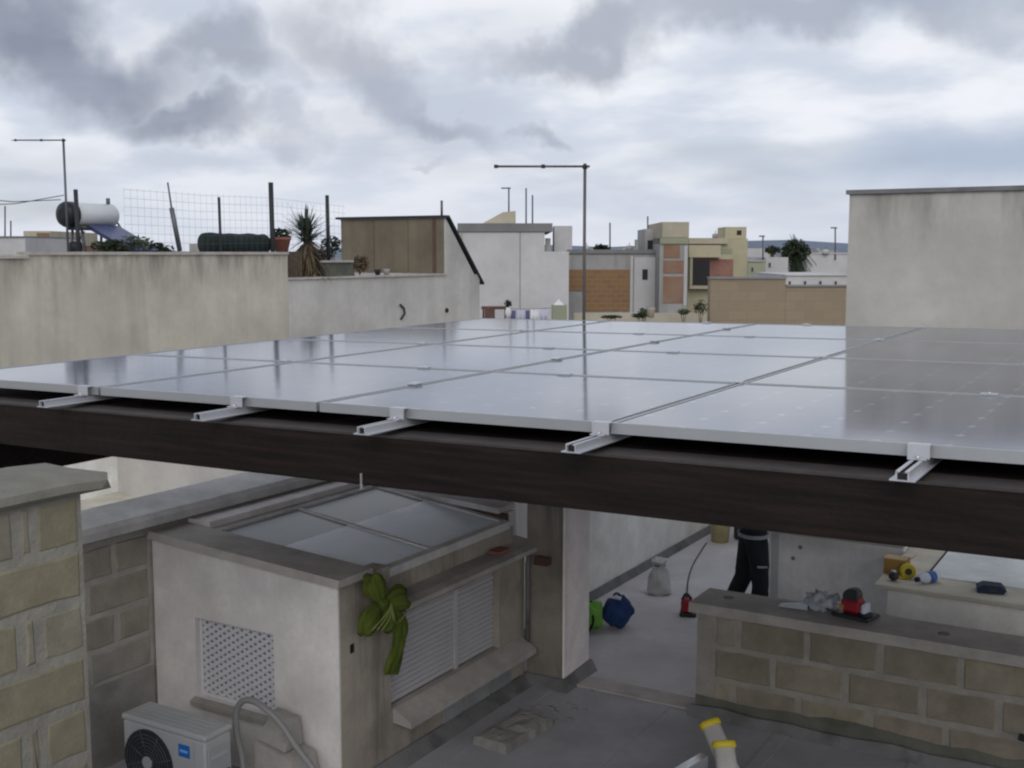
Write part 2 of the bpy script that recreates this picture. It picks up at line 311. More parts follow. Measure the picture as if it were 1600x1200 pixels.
# ------------------------------------------------------------------ mesh helpers
class MB:
    def __init__(s): s.v = []; s.f = []; s.sm = []
    def add(s, vs, fs, smooth=False):
        o = len(s.v); s.v += [tuple(v) for v in vs]
        for f in fs: s.f.append(tuple(i + o for i in f)); s.sm.append(smooth)
        return s
    def box(s, x0, x1, y0, y1, z0, z1, bev=0.):
        if bev <= 0:
            return s.add([(x0,y0,z0),(x1,y0,z0),(x1,y1,z0),(x0,y1,z0),(x0,y0,z1),(x1,y0,z1),(x1,y1,z1),(x0,y1,z1)],
                         [(0,3,2,1),(4,5,6,7),(0,1,5,4),(1,2,6,5),(2,3,7,6),(3,0,4,7)])
        bm = bmesh.new(); bmesh.ops.create_cube(bm, size=1)
        for v in bm.verts: v.co = Vector(((x0+x1)/2 + v.co.x*(x1-x0), (y0+y1)/2 + v.co.y*(y1-y0), (z0+z1)/2 + v.co.z*(z1-z0)))
        bmesh.ops.bevel(bm, geom=bm.edges[:], offset=bev, segments=1, affect='EDGES'); bm.verts.index_update()
        s.add([v.co[:] for v in bm.verts], [[v.index for v in f.verts] for f in bm.faces]); bm.free(); return s
    def prism(s, pts, axis, lo, hi):
        """polygon pts (2D) extruded along axis 'x','y' or 'z'"""
        def P(p, t): return {'x': (t, p[0], p[1]), 'y': (p[0], t, p[1]), 'z': (p[0], p[1], t)}[axis]
        n = len(pts); vs = [P(p, lo) for p in pts] + [P(p, hi) for p in pts]
        return s.add(vs, [tuple(range(n)), tuple(range(2*n-1, n-1, -1))] + [(i, i+n, (i+1) % n + n, (i+1) % n) for i in range(n)])
    def hull(s, lo, hi):
        n = len(lo)
        return s.add(list(lo) + list(hi), [tuple(range(n))[::-1], tuple(range(n, 2*n))] + [(i, (i+1) % n, (i+1) % n + n, i+n) for i in range(n)])
    def tube(s, pts, r, n=8, smooth=True, cap=True):
        pts = [Vector(p) for p in pts]; rs = r if isinstance(r, (list, tuple)) else [r]*len(pts)
        o = len(s.v); prev = None
        for i, p in enumerate(pts):
            t = (pts[min(i+1, len(pts)-1)] - pts[max(i-1, 0)]).normalized()
            if prev is None: u = t.cross(Vector((0,0,1)) if abs(t.z) < .9 else Vector((1,0,0))).normalized()
            else: u = (prev - t*prev.dot(t)).normalized()
            prev = u; w = t.cross(u)
            for k in range(n):
                a = 2*math.pi*k/n; s.v.append(tuple(p + (u*math.cos(a) + w*math.sin(a))*rs[i]))
        for i in range(len(pts)-1):
            for k in range(n):
                s.f.append((o+i*n+k, o+i*n+(k+1) % n, o+(i+1)*n+(k+1) % n, o+(i+1)*n+k)); s.sm.append(smooth)
        if cap:
            s.f.append(tuple(o+k for k in range(n))[::-1]); s.sm.append(False)
            s.f.append(tuple(o+(len(pts)-1)*n+k for k in range(n))); s.sm.append(False)
        return s
    def lathe(s, prof, c=(0,0,0), n=20, axis='z', smooth=True, wob=0.):
        o = len(s.v)
        for j, (r, h) in enumerate(prof):
            for k in range(n):
                a = 2*math.pi*k/n; q = r*(1 + wob*math.sin(3*a + j*1.3)); x, y = q*math.cos(a), q*math.sin(a)
                p = {'z': (x, y, h), 'y': (x, h, y), 'x': (h, x, y)}[axis]
                s.v.append((c[0]+p[0], c[1]+p[1], c[2]+p[2]))
        for j in range(len(prof)-1):
            for k in range(n):
                s.f.append((o+j*n+k, o+j*n+(k+1) % n, o+(j+1)*n+(k+1) % n, o+(j+1)*n+k)); s.sm.append(smooth)
        s.f.append(tuple(o+k for k in range(n))[::-1]); s.sm.append(False)
        s.f.append(tuple(o+(len(prof)-1)*n+k for k in range(n))); s.sm.append(False)
        return s
    def blob(s, c, rx, ry, rz, seed=0, amp=.15, freq=2.5, seg=16, rings=10, fold=0):
        rnd = random.Random(seed); ph = [rnd.uniform(0, 6.28) for _ in range(6)]; o = len(s.v)
        for j in range(rings+1):
            th = math.pi*j/rings
            for k in range(seg):
                a = 2*math.pi*k/seg; d = Vector((math.sin(th)*math.cos(a), math.sin(th)*math.sin(a), math.cos(th)))
                q = 1 + amp*(math.sin(freq*d.x*2+ph[0])*math.sin(freq*d.y*2+ph[1]) + .6*math.sin(freq*3*d.z+ph[2]+d.x*4)) + fold*math.sin(7*a+ph[3]+3*th)*math.sin(th)
                s.v.append((c[0]+d.x*rx*q, c[1]+d.y*ry*q, c[2]+d.z*rz*q))
        for j in range(rings):
            for k in range(seg):
                s.f.append((o+j*seg+k, o+(j+1)*seg+k, o+(j+1)*seg+(k+1) % seg, o+j*seg+(k+1) % seg)); s.sm.append(True)
        return s
    def build(s, name, m, parent=None, loc=None, rot=None):
        me = bpy.data.meshes.new(name); me.from_pydata(s.v, [], s.f); me.validate()
        bm = bmesh.new(); bm.from_mesh(me); bmesh.ops.recalc_face_normals(bm, faces=bm.faces); bm.to_mesh(me); bm.free()
        if len(me.polygons) == len(s.sm):
            for p, q in zip(me.polygons, s.sm): p.use_smooth = q
        me.materials.append(M[m]); o = bpy.data.objects.new(name, me); COL.objects.link(o)
        if parent: o.parent = parent
        if loc is not None: o.location = loc
        if rot is not None: o.rotation_euler = rot
        return o
def crumple(mb, amp, freq, seed=0):
    o = Vector((seed*3.7, seed*1.3, seed*.9)); mb.v = [tuple(Vector(v) + mnoise.noise_vector(Vector(v)*freq+o)*amp + mnoise.noise_vector(Vector(v)*freq*2.7+o)*amp*.5) for v in mb.v]; return mb
def tag(o, label=None, cat=None, group=None, kind=None):
    if label: o['label'] = label
    if cat: o['category'] = cat
    if group: o['group'] = group
    if kind: o['kind'] = kind
    return o
def thing(name, label, cat, loc=(0, 0, 0), rz=0., group=None, rot=None):
    o = bpy.data.objects.new(name, None); o.empty_display_size = .2; COL.objects.link(o); o.location = loc
    o.rotation_euler = rot if rot else (0, 0, rz); return tag(o, label, cat, group)
def copy_tree(o, parent=None):
    c = o.copy(); COL.objects.link(c); c.parent = parent
    for ch in list(o.children): copy_tree(ch, c)
    return c
def struct(name, mb, m): return tag(mb.build(name, m), kind='structure')
def leaves(mb, c, rx, ry, rz, n, size, rnd, shell=.5):
    for _ in range(n):
        d = Vector((rnd.gauss(0, 1), rnd.gauss(0, 1), rnd.gauss(0, 1))).normalized() * (shell + (1-shell)*rnd.random())
        p = Vector((c[0]+d.x*rx, c[1]+d.y*ry, c[2]+d.z*rz)); u = Vector((rnd.gauss(0, 1), rnd.gauss(0, 1), rnd.gauss(0, .7))).normalized()
        w = u.cross(Vector((rnd.gauss(0, 1), rnd.gauss(0, 1), rnd.gauss(0, 1)))).normalized(); q = size*rnd.uniform(.6, 1.3)
        mb.add([p - u*q, p - w*q*.4, p + u*q, p + w*q*.4], [(0, 1, 2, 3)])

# ================================================================== SETTING
struct('town_ground', MB().add([(-9000,-9000,-7.02),(9000,-9000,-7.02),(9000,9000,-7.02),(-9000,9000,-7.02)], [(0,1,2,3)]), 'town_ground')
def hills():
    mb = MB(); rnd = random.Random(3); n = 60; fr = []; tp = []; bk = []
    for i in range(n+1):
        t = -1.2 + 2.4*i/n; dirv = (FW0 + RT*t)
        h = 24 + 22*math.sin(i*.55+.8)*math.sin(i*.17+1) + rnd.uniform(-4, 4)
        fr.append(dirv*2300 + Vector((0,0,-7))); tp.append(dirv*2600 + Vector((0,0,h*.75))); bk.append(dirv*3400 + Vector((0,0,-7)))
    vs = fr + tp + bk; m = n+1
    mb.add(vs, [(i, i+1, i+1+m, i+m) for i in range(n)] + [(i+m, i+1+m, i+1+2*m, i+2*m) for i in range(n)]); return mb
struct('hills', hills(), 'hill')
# our terrace: building mass, membrane floor in front, lighter tiled floor behind
struct('terrace_building', MB().box(-6.45, 6, 2.0, 16, -7, -.02), 'plaster_warm')
struct('membrane_floor', MB().add([(-6.4,2.0,0),(6,2.0,0),(6,8.1,0),(-6.4,8.1,0)], [(0,1,2,3)]), 'membrane')
memb = bpy.data.objects['membrane_floor']
for k in range(9): MB().box(-4.35+k*.95, -4.25+k*.95, 2.1, 8.03, .0015, .006).build('lap_seam', 'membrane', memb)
struct('tiled_floor', MB().box(-6.4, 6, 8.1, 16, -.015, .012), 'tile_light')
struct('floor_joint_strip', MB().box(-4.2, 6, 8.04, 8.26, -.012, .016), 'strip')
# unseen roof under the camera, added to block low light from behind
struct('unseen_upper_roof', MB().box(-4.9, 6, -9, 1.2, -7, 1.85), 'plaster_warm')
# neighbour's lower terrace to the left
struct('neighbour_terrace', MB().box(-17.9, -6.5, -4, 30, -7, .4), 'cream')

# ================================================================== PERGOLA
SA, SB = .0113, .006
def zp(a, b): return 2.85 + SA*a + SB*b                        # top surface of the modules
TILT = (SB, -SA, 0)
def beam_mb(a0, a1, b0, b1, top, depth, bev=.008):
    """beam that follows the fall of the roof; top = offset below the module surface"""
    mb = MB(); lo = []; hi = []
    for a, b in ((a0,b0),(a1,b0),(a1,b1),(a0,b1)):
        lo.append((a, b, zp(a,b)-top-depth)); hi.append((a, b, zp(a,b)-top))
    return mb.hull(lo, hi)
perg = thing('pergola', 'dark brown timber pergola carrying the solar panels', 'pergola', (0, 0, 0))
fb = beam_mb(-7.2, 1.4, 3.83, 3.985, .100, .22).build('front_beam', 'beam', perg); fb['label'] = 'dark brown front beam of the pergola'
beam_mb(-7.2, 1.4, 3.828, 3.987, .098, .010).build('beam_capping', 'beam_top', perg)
MB().box(-3.0, -2.992, 3.822, 3.829, 2.50, 2.57).build('steel_strip', 'alu', perg)
for b in (5.9, 8.0, 9.75): beam_mb(-6.4, 1.4, b, b+.14, .1285, .19).build('cross_beam', 'beam', perg)
for a in (-6.15, 1.0): beam_mb(a, a+.15, 3.86, 9.9, .321, .31).build('side_beam', 'beam', perg)
for a, b in ((-6.15, 3.95), (1.0, 3.95), (1.0, 9.7), (-6.15, 9.7)):
    z1 = zp(a, b) - .632
    MB().box(a+.005, a+.145, b, b+.14, (.4 if a < -6 and b > 9 else 0.0), z1, .006).build('post', 'beam', perg)

for k in range(14):
    b0 = 3.99 + k*.425; beam_mb(-6.4, 1.4, b0+.002, min(b0+.421, 9.93), .10, .028).build('deck_board', 'beam', perg)
# ---- solar modules
PW, PL_, GAP = 1.4375, 1.50, .020
def make_panel():
    root = thing('photovoltaic_module', 'x', 'solar panel')
    w, l, t, f = PW-GAP, PL_-GAP, .042, .014
    mb = MB().box(0, w, 0, f, -t, 0).box(0, w, l-f, l, -t, 0).box(0, f, f, l-f, -t, 0).box(w-f, w, f, l-f, -t, 0)
    mb.build('frame', 'frame_grey', root)
    MB().box(f, w-f, f, l-f, -.012, -.003).build('glass_face', 'solar_cells', root)
    return root
proto = make_panel(); first = True
rown = ['front', 'second', 'third', 'rear']
coln = ['leftmost', 'second', 'third', 'fourth', 'fifth', 'sixth']
for r in range(4):
    for c in range(5):
        o = proto if first else copy_tree(proto); first = False
        a, b = -6.215 + c*PW + GAP/2 + (.065 if c > 3 else 0), 3.95 + r*PL_ + GAP/2
        o.location = (a, b, zp(a, b)); o.rotation_euler = TILT; o.scale = (1.0455 if c == 3 else 1, 1, 1)
        o['label'] = f'{coln[c]} solar panel from the left in the {rown[r]} row on the pergola'; o['group'] = 'solar panels on the pergola'
        if c == 2 and r in (0, 1, 2, 3):
            MB().box(-.035, .015, PL_*.5-.035, PL_*.5+.035, .001, .012, .003).build('clip', 'alu_bright', o)
# ---- rails
def make_rail():
    root = thing('mounting_rail', 'x', 'rail'); L0, L1 = -.27, .6; h = .029      # local z = 0 is the module's underside
    mb = MB(); mb.box(-.040, .040, L0, L1, -h-.004, -h).box(-.021, -.016, L0, L1, -h, -.002).box(.016, .021, L0, L1, -h, -.002)
    mb.box(-.021, -.008, L0, L1, -.005, -.001).box(.008, .021, L0, L1, -.005, -.001)
    mb.build('channel', 'alu_bright', root)
    MB().box(-.0155, .0155, L0+.012, L1, -h+.001, -.010).build('slot', 'dark_slot', root)
    for k in range(5):
        y = k*PL_; m = MB()
        if k == 0: m.box(-.036, .036, -.026, .014, .0425, .0475).box(-.036, .036, -.026, -.021, 0, .0425).box(-.030, .030, -.055, -.026, 0, .005)
        else: m.box(-.036, .036, y-.022, y+.022, .0435, .0485)
        cl = m.build('clamp', 'alu_bright', root)
        MB().lathe([(.008, .047), (.008, .053)] if k else [(.008, .004), (.008, .012)], (0, y-(.04 if k == 0 else 0), 0), 6).build('bolt', 'alu', cl)
    return root
proto = make_rail()
names = ['leftmost mounting rail end poking out over the front beam', 'second mounting rail end from the left over the front beam', 'middle of the five rail ends on the front beam',
         'fourth rail end from the left, under a panel joint', 'rightmost of the five rail ends on the front beam']
for i, a in enumerate((-4.86, -3.80, -2.88, -1.92, -.75)):
    o = proto if i == 0 else copy_tree(proto)
    o.location = (a, 3.95, zp(a, 3.95) - .0425); o.rotation_euler = TILT; tag(o, 'bright aluminium ' + names[i], 'rail', 'rails under the solar panels')

# ================================================================== BLOCK WALLS
rb = random.Random(11)
def block_wall(root, p0, ax, length, courses, bl, gap, nrm, depth=.10, z_top=None, seed=0, offs=None, mats=('tufo','tufo_grey','tufo'), header=None):
    """courses: list of (z0, z1, [joint positions]); blocks stand ~5 mm proud of the mortar face at p0 along unit axis ax"""
    rnd = random.Random(seed)
    for ci, (z0, z1, joints) in enumerate(courses):
        for j in range(len(joints)-1):
            u0, u1 = joints[j]+gap/2, joints[j+1]-gap/2
            if u1-u0 < .03: continue
            pr = rnd.uniform(.003, .007); za, zb = z0+gap/2, z1-gap/2; per = []
            nl = 4 if u1-u0 > .3 else 2
            for q in range(nl): per.append((u0+(u1-u0)*q/nl, za))
            for q in range(2): per.append((u1, za+(zb-za)*q/2))
            for q in range(nl): per.append((u1-(u1-u0)*q/nl, zb))
            for q in range(2): per.append((u0, zb-(zb-za)*q/2))
            per = [(u+rnd.uniform(-.006, .006), z+rnd.uniform(-.006, .006)) for u, z in per]; cu, cz = (u0+u1)/2, (za+zb)/2
            ins = [(u+(.012 if u < cu else -.012), z+(.012 if z < cz else -.012)) for u, z in per]
            n = len(per); mb = MB(); mb.add([(u, -depth, z) for u, z in per] + [(u, -.001, z) for u, z in per] + [(u, pr, z) for u, z in ins],
                [tuple(range(n))] + [(k, (k+1) % n, (k+1) % n+n, k+n) for k in range(n)] + [(k+n, (k+1) % n+n, (k+1) % n+2*n, k+2*n) for k in range(n)] + [tuple(range(2*n, 3*n))])
            vs = []
            for (u, d, z) in mb.v:
                q = Vector(p0) + Vector(ax)*u + Vector(nrm)*d; vs.append((q.x, q.y, z + rnd.uniform(-.002,.002)))
            mb.v = vs; mb.build('block', rnd.choice(mats), root)
# front parapet on the right (W0)
w0 = thing('block_parapet', 'low tufa block parapet with grey coping at the right', 'wall', (-3.1, 8.04, 0))
def cw(o, mb, name, m):           # world-space part under a thing that has a location
    ob = mb.build(name, m); ob.parent = o; ob.matrix_parent_inverse = Matrix.Translation(o.location).inverted() if not any(o.rotation_euler) else (Matrix.Translation(o.location) @ o.rotation_euler.to_matrix().to_4x4()).inverted(); return ob
cw(w0, MB().box(-3.1, 4.5, 8.04, 8.38, 0, .80), 'mortar_core', 'mortar')
def world_blocks(root, *a, **k):
    before = set(bpy.data.objects); block_wall(root, *a, **k)
    inv = Matrix.Translation(root.location).inverted()
    for o in set(bpy.data.objects) - before: o.matrix_parent_inverse = inv
cs = []
for k, (z0, z1, off) in enumerate(((.545,.80,.33),(.29,.545,.60),(.035,.29,.30))):
    js = [.13, off]
    while js[-1] < 7.0: js.append(js[-1] + rb.uniform(.49, .54))
    cs.append((z0, z1, js))
world_blocks(w0, (-3.1, 8.04, 0), (1,0,0), 7, cs, .5, .042, (0,-1,0), seed=4, mats=('tufo','tufo_dark','tufo_dark','tufo_grey'))
cap = MB(); n = 24; rnd = random.Random(5)
prof_lo = []
for k in range(n):
    x0, x1 = -3.15 + k*.32, -3.15 + (k+1)*.32
    prof_lo.append((x0, 7.975 + rnd.uniform(-.004,.004), 8.43 + rnd.uniform(-.006,.006)))
prof_lo.append((-3.15+n*.32, 7.975, 8.43))
for (x0,f0,b0),(x1,f1,b1) in zip(prof_lo, prof_lo[1:]):
    cap.hull([(x0,f0,.801),(x1,f1,.801),(x1,b1,.801),(x0,b0,.801)], [(x0,f0+.012,.872),(x1,f1+.012,.872),(x1,b1-.01,.872),(x0,b0-.01,.872)])
cw(w0, cap, 'coping', 'coping')
for x, y in ((-2.93, 8.25), (-1.35, 8.2)): cw(w0, MB().lathe([(.045,.868),(.04,.876)], (x, y, 0), 10), 'stain_disc', 'membrane_edge')
# membrane turned up at its foot
up = MB(); rnd = random.Random(8); xs = [-3.13 + k*.25 for k in range(30)]; hs = [.075 + rnd.uniform(-.012,.012) for _ in xs]
for i in range(len(xs)-1):
    up.hull([(xs[i],7.94,.001),(xs[i+1],7.94,.001),(xs[i+1],8.035,.001),(xs[i],8.035,.001)], [(xs[i],7.99,hs[i]),(xs[i+1],7.99,hs[i+1]),(xs[i+1],8.029,hs[i+1]),(xs[i],8.029,hs[i])])
cw(w0, up, 'membrane_upstand', 'membrane_edge')
sm_ = MB(); rnd = random.Random(31); xs = [-3.10 + k*.11 for k in range(64)]; hs = [.15 + .05*mnoise.noise(Vector((x*1.3, 0, 4))) + .03*mnoise.noise(Vector((x*6, 2, 0))) + rnd.uniform(-.008, .008) for x in xs]
for i in range(len(xs)-1): sm_.hull([(xs[i], 8.024, .05), (xs[i+1], 8.024, .05), (xs[i+1], 8.0395, .05), (xs[i], 8.0395, .05)], [(xs[i], 8.031, hs[i]), (xs[i+1], 8.031, hs[i+1]), (xs[i+1], 8.0395, hs[i+1]), (xs[i], 8.0395, hs[i])])
cw(w0, sm_, 'base_smear', 'base_smear')

# tall block wall at the far left, close to the camera
w = thing('tall_block_wall', 'tall yellowish tufa block wall with rounded stone coping at the left edge', 'wall', (-4.25, 3.4, 0))
cw(w, MB().box(-4.62, -4.255, 1.0, 3.40, 0, 2.43), 'mortar_core', 'mortar_moss')
cs = []; z = 2.43; k = 0
while z > .1:
    if k % 2 == 0: js = [0, .25, .34, .55, .80, .89, 1.15, 1.4, 1.5, 1.8, 2.4]
    else: js = [0, .50, 1.02, 1.5, 2.0, 2.4]
    js = [2.40 - j for j in js][::-1]
    cs.append((z-.245, z, js)); z -= .245; k += 1
world_blocks(w, (-4.255, 1.0, 0), (0,1,0), 2.4, cs, .5, .045, (1,0,0), seed=9, mats=('tufo_moss','tufo_moss','tufo_moss_grey'))
pts = [(-4.66,2.432),(-4.21,2.432),(-4.185,2.455),(-4.19,2.49),(-4.23,2.515),(-4.40,2.53),(-4.62,2.527),(-4.68,2.49)]
cp = MB().prism(pts, 'y', .95, 3.30)
cp.hull([(a, 3.30, z) for a, z in pts], [(a if a > -4.5 else a, 3.50 + .04*math.sin(i*2.1), z-.012 if z > 2.45 else z) for i, (a, z) in enumerate(pts)])
cw(w, cp, 'coping', 'coping_moss')

# parapet between our terrace and the neighbour's
w = thing('side_parapet', 'block parapet with pale sloping coping running behind the white skylight house', 'wall', (-6.22, 5.2, 0))
cw(w, MB().box(-6.48, -6.226, 2.2, 15, .0, 1.60), 'mortar_core', 'mortar_pale')
cs = []
for k, z1 in enumerate((1.55, 1.31, 1.07, .83)):
    js = [0, .28 if k % 2 else .52]
    while js[-1] < 3.1: js.append(js[-1]+.5)
    js[-1] = 3.33; cs.append((z1-.24, z1, js))
world_blocks(w, (-6.226, 2.2, 0), (0,1,0), 3.3, cs, .5, .035, (1,0,0), seed=21, mats=('tufo_pale','tufo_pale_grey','tufo_pale'))
cw(w, MB().box(-6.23, -6.215, 2.2, 5.53, 0, .585), 'render_base', 'concrete')
cw(w, MB().prism([(-6.20,1.60),(-6.155,1.605),(-6.15,1.66),(-6.19,1.69),(-6.50,1.74),(-6.53,1.69),(-6.52,1.60)], 'y', 2.0, 15), 'coping', 'coping_light')
cw(w, MB().box(-6.215, -6.19, 2.2, 15, 1.555, 1.598), 'fillet', 'concrete')

# ================================================================== SKYLIGHT HOUSE
h = thing('skylight_house', 'small white rendered house with sloping glass roof, lattice window and roller shutter', 'house', (-4.55, 5.55, 0))
A0, A1, B0, B1 = -6.21, -4.55, 5.55, 7.92
def front_top(a): return 1.41 + (A1 - a)/(A1-A0)*.105
# front wall with window opening (four pieces butted)
wa0, wa1, wz0, wz1 = -5.815, -5.10, .43, .995
fw_ = MB()
fw_.hull([(A0,B0,0),(wa0,B0,0),(wa0,B0+.14,0),(A0,B0+.14,0)], [(A0,B0,front_top(A0)),(wa0,B0,front_top(wa0)),(wa0,B0+.14,front_top(wa0)),(A0,B0+.14,front_top(A0))])
fw_.hull([(wa1,B0,0),(A1,B0,0),(A1,B0+.14,0),(wa1,B0+.14,0)], [(wa1,B0,front_top(wa1)),(A1,B0,front_top(A1)),(A1,B0+.14,front_top(A1)),(wa1,B0+.14,front_top(wa1))])
fw_.hull([(wa0,B0,wz1),(wa1,B0,wz1),(wa1,B0+.14,wz1),(wa0,B0+.14,wz1)], [(wa0,B0,front_top(wa0)),(wa1,B0,front_top(wa1)),(wa1,B0+.14,front_top(wa1)),(wa0,B0+.14,front_top(wa0))])
fw_.box(wa0, wa1, B0, B0+.14, 0, wz0)
cw(h, fw_, 'front_wall', 'plaster_white')
# front coping
cp = MB(); n = 8
for k in range(n):
    a0, a1 = -6.20 + k*(1.70/n), -6.20 + (k+1)*(1.70/n)
    t0, t1 = front_top(a0)+.002, front_top(a1)+.002
    cp.hull([(a0,5.49,t0),(a1,5.49,t1),(a1,5.86,t1),(a0,5.86,t0)], [(a0,5.505,t0+.05),(a1,5.505,t1+.05),(a1,5.85,t1+.05),(a0,5.85,t0+.05)])
cw(h, cp, 'front_coping', 'coping')
# side wall (faces right): corner pier, wall under the sill, end pier, lintel
sb0, sb1 = 6.10, 7.53
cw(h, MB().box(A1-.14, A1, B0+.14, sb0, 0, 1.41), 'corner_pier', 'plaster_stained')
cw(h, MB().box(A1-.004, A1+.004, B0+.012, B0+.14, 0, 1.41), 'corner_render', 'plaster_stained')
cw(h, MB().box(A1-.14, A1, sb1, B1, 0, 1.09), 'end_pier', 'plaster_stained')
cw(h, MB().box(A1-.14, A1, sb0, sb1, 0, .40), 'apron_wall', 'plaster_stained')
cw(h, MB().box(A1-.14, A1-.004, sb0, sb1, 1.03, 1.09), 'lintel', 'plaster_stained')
cw(h, MB().prism([(-4.72,1.092),(-4.46,1.092),(-4.43,1.11),(-4.44,1.14),(-4.50,1.16),(-4.72,1.19)], 'y', 6.11, 8.03), 'ledge', 'coping')
cw(h, MB().box(-4.60, -4.50, 7.45, 7.62, 1.178, 1.196), 'tile_piece', 'terracotta')
# sloping sill
cw(h, MB().prism([(-4.60,.402),(-4.545,.402),(-4.40,.325),(-4.40,.285),(-4.545,.30),(-4.60,.30)], 'y', 6.12, 7.86), 'sill', 'coping')
for k, (b0, b1) in enumerate(((6.72,6.98),(7.0,7.38),(7.40,7.70))): cw(h, MB().box(A1, A1+.012, b0, b1-.012, .065, .275), 'tile_plate', 'tile_plate')
# back wall and parapet behind the glass
cw(h, MB().box(A0, A1-.14, 7.86, 8.02, 0, 1.40), 'back_wall', 'plaster_pink')
cw(h, MB().hull([(A0,7.80,1.50),(-4.72,7.80,1.405),(-4.72,8.06,1.405),(A0,8.06,1.50)], [(A0,7.80,1.545),(-4.72,7.80,1.45),(-4.72,8.06,1.45),(A0,8.06,1.545)]), 'back_coping', 'coping_light')
cw(h, MB().hull([(A0,7.79,1.33),(-4.66,7.79,1.30),(-4.66,7.858,1.30),(A0,7.858,1.33)], [(A0,7.79,1.498),(-4.66,7.79,1.403),(-4.66,7.858,1.403),(A0,7.858,1.498)]), 'back_board', 'wood_brown')
# roof glazing, falling to the right
def zg(a): return 1.335 + (-4.60 - a)/(1.30)*.165
def gl(a0, a1, b0, b1, d0, d1): return [(a0,b0,zg(a0)+d0),(a1,b0,zg(a1)+d0),(a1,b1,zg(a1)+d0),(a0,b1,zg(a0)+d0)], [(a0,b0,zg(a0)+d1),(a1,b0,zg(a1)+d1),(a1,b1,zg(a1)+d1),(a0,b1,zg(a0)+d1)]
roof = cw(h, MB().hull(*gl(-5.97,-5.90,5.87,7.78,-.03,.03)).hull(*gl(-4.66,-4.60,5.87,7.78,-.03,.03)).hull(*gl(-5.90,-4.66,7.73,7.78,-.03,.03)).hull(*gl(-5.90,-4.66,5.87,5.90,-.03,.03)), 'roof_frame', 'coping_light')
for b0, b1 in ((5.90, 6.735), (6.765, 7.73)):
    cw(h, MB().hull(*gl(-5.90,-4.66,b0,b1,-.004,.012)), 'roof_pane', 'skylight_glass')
cw(h, MB().hull(*gl(-5.90,-4.66,6.735,6.765,-.02,.026)), 'glazing_bar', 'coping_light')
for b0, b1 in ((5.902, 6.733), (6.767, 7.728)): cw(h, MB().hull(*gl(-5.40,-4.662,b0,b1,.0135,.0155)), 'pane_reflection', 'reflection_pale')  # added pale overlay, bright sky reflection put into its colour
cw(h, MB().hull(*gl(-5.96,-4.70,5.87,7.78,-.30,-.26)), 'inner_ceiling', 'coping')
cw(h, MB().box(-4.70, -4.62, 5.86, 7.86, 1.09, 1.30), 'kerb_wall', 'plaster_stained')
cw(h, MB().box(-6.21, -5.97, 5.87, 7.86, 0, 1.585), 'inner_wall', 'plaster_pink')
# roller shutter, slat by slat
sh = cw(h, MB().box(A1-.085, A1-.075, sb0, sb1, .40, 1.03), 'shutter', 'shutter')
cw(h, MB().box(A1-.078, A1-.045, 6.96, 7.0, .402, 1.03), 'shutter_post', 'shutter')
def child(o, parent): o.matrix_parent_inverse = Matrix.Translation(h.location).inverted(); o.parent = parent; return o
nsl = 16; ph = .62/nsl
for b0, b1 in ((sb0+.006, 6.955), (7.005, sb1-.006)):
    for k in range(nsl):
        z0 = .405 + k*ph
        o = MB().prism([(A1-.075, z0+.002), (A1-.060, z0+.002), (A1-.053, z0+.010), (A1-.053, z0+ph-.014), (A1-.063, z0+ph-.003), (A1-.075, z0+ph-.003)], 'y', b0, b1).build('slat', 'shutter')
        o.parent = h; o.matrix_parent_inverse = Matrix.Translation(h.location).inverted()
# lattice window
win = cw(h, MB().box(wa0, wa1, B0+.10, B0+.12, wz0, wz1), 'window_back', 'plastic_grey')
wf = MB().box(wa0, wa0+.02, B0+.045, B0+.07, wz0, wz1).box(wa1-.02, wa1, B0+.045, B0+.07, wz0, wz1).box(wa0+.02, wa1-.02, B0+.045, B0+.07, wz1-.02, wz1).box(wa0+.02, wa1-.02, B0+.045, B0+.07, wz0, wz0+.02)
cw(h, wf, 'window_frame', 'lattice')
def lattice():
    x0, x1, z0, z1 = wa0+.02, wa1-.02, wz0+.02, wz1-.02; s = .62; pitch = .050
    for sg, y in ((1, B0+.050), (-1, B0+.056)):
        c = -2.0
        while c < 2.0:
            # line z = zc + sg*s*(x-x0) + c clipped to the opening
            pts = []
            for x in (x0, x1):
                z = z0 + c + sg*s*(x-x0)
                if z0 <= z <= z1: pts.append((x, z))
            for z in (z0, z1):
                x = x0 + (z-z0-c)/(sg*s)
                if x0 < x < x1: pts.append((x, z))
            if len(pts) >= 2 and abs(pts[0][0]-pts[1][0]) > .02:
                (xa, za), (xb, zb) = sorted(pts)[:2] if len(pts) == 2 else (sorted(pts)[0], sorted(pts)[-1])
                hw = .0145
                cw(h, MB().hull([(xa,y,za-hw),(xb,y,zb-hw),(xb,y+.006,zb-hw),(xa,y+.006,za-hw)], [(xa,y,za+hw),(xb,y,zb+hw),(xb,y+.006,zb+hw),(xa,y+.006,za+hw)]), 'lattice_bar', 'lattice')
            c += pitch
lattice()
cw(h, MB().hull([(wa0-.02,B0-.05,wz0-.05),(wa1+.02,B0-.05,wz0-.05),(wa1+.02,B0-.002,wz0-.05),(wa0-.02,B0-.002,wz0-.05)], [(wa0-.02,B0-.05,wz0-.02),(wa1+.02,B0-.05,wz0-.02),(wa1+.02,B0-.002,wz0-.002),(wa0-.02,B0-.002,wz0-.002)]), 'window_sill', 'concrete')
cw(h, MB().box(A1+.0005, A1+.006, 5.66, 5.70, .93, .99), 'vent_hole', 'dark_slot')
cw(h, MB().hull([(-4.535,5.60,.001),(-4.44,5.60,.001),(-4.44,7.86,.001),(-4.535,7.86,.001)], [(-4.546,5.60,.075),(-4.53,5.60,.075),(-4.53,7.86,.075),(-4.546,7.86,.075)]), 'membrane_upstand', 'membrane_edge')

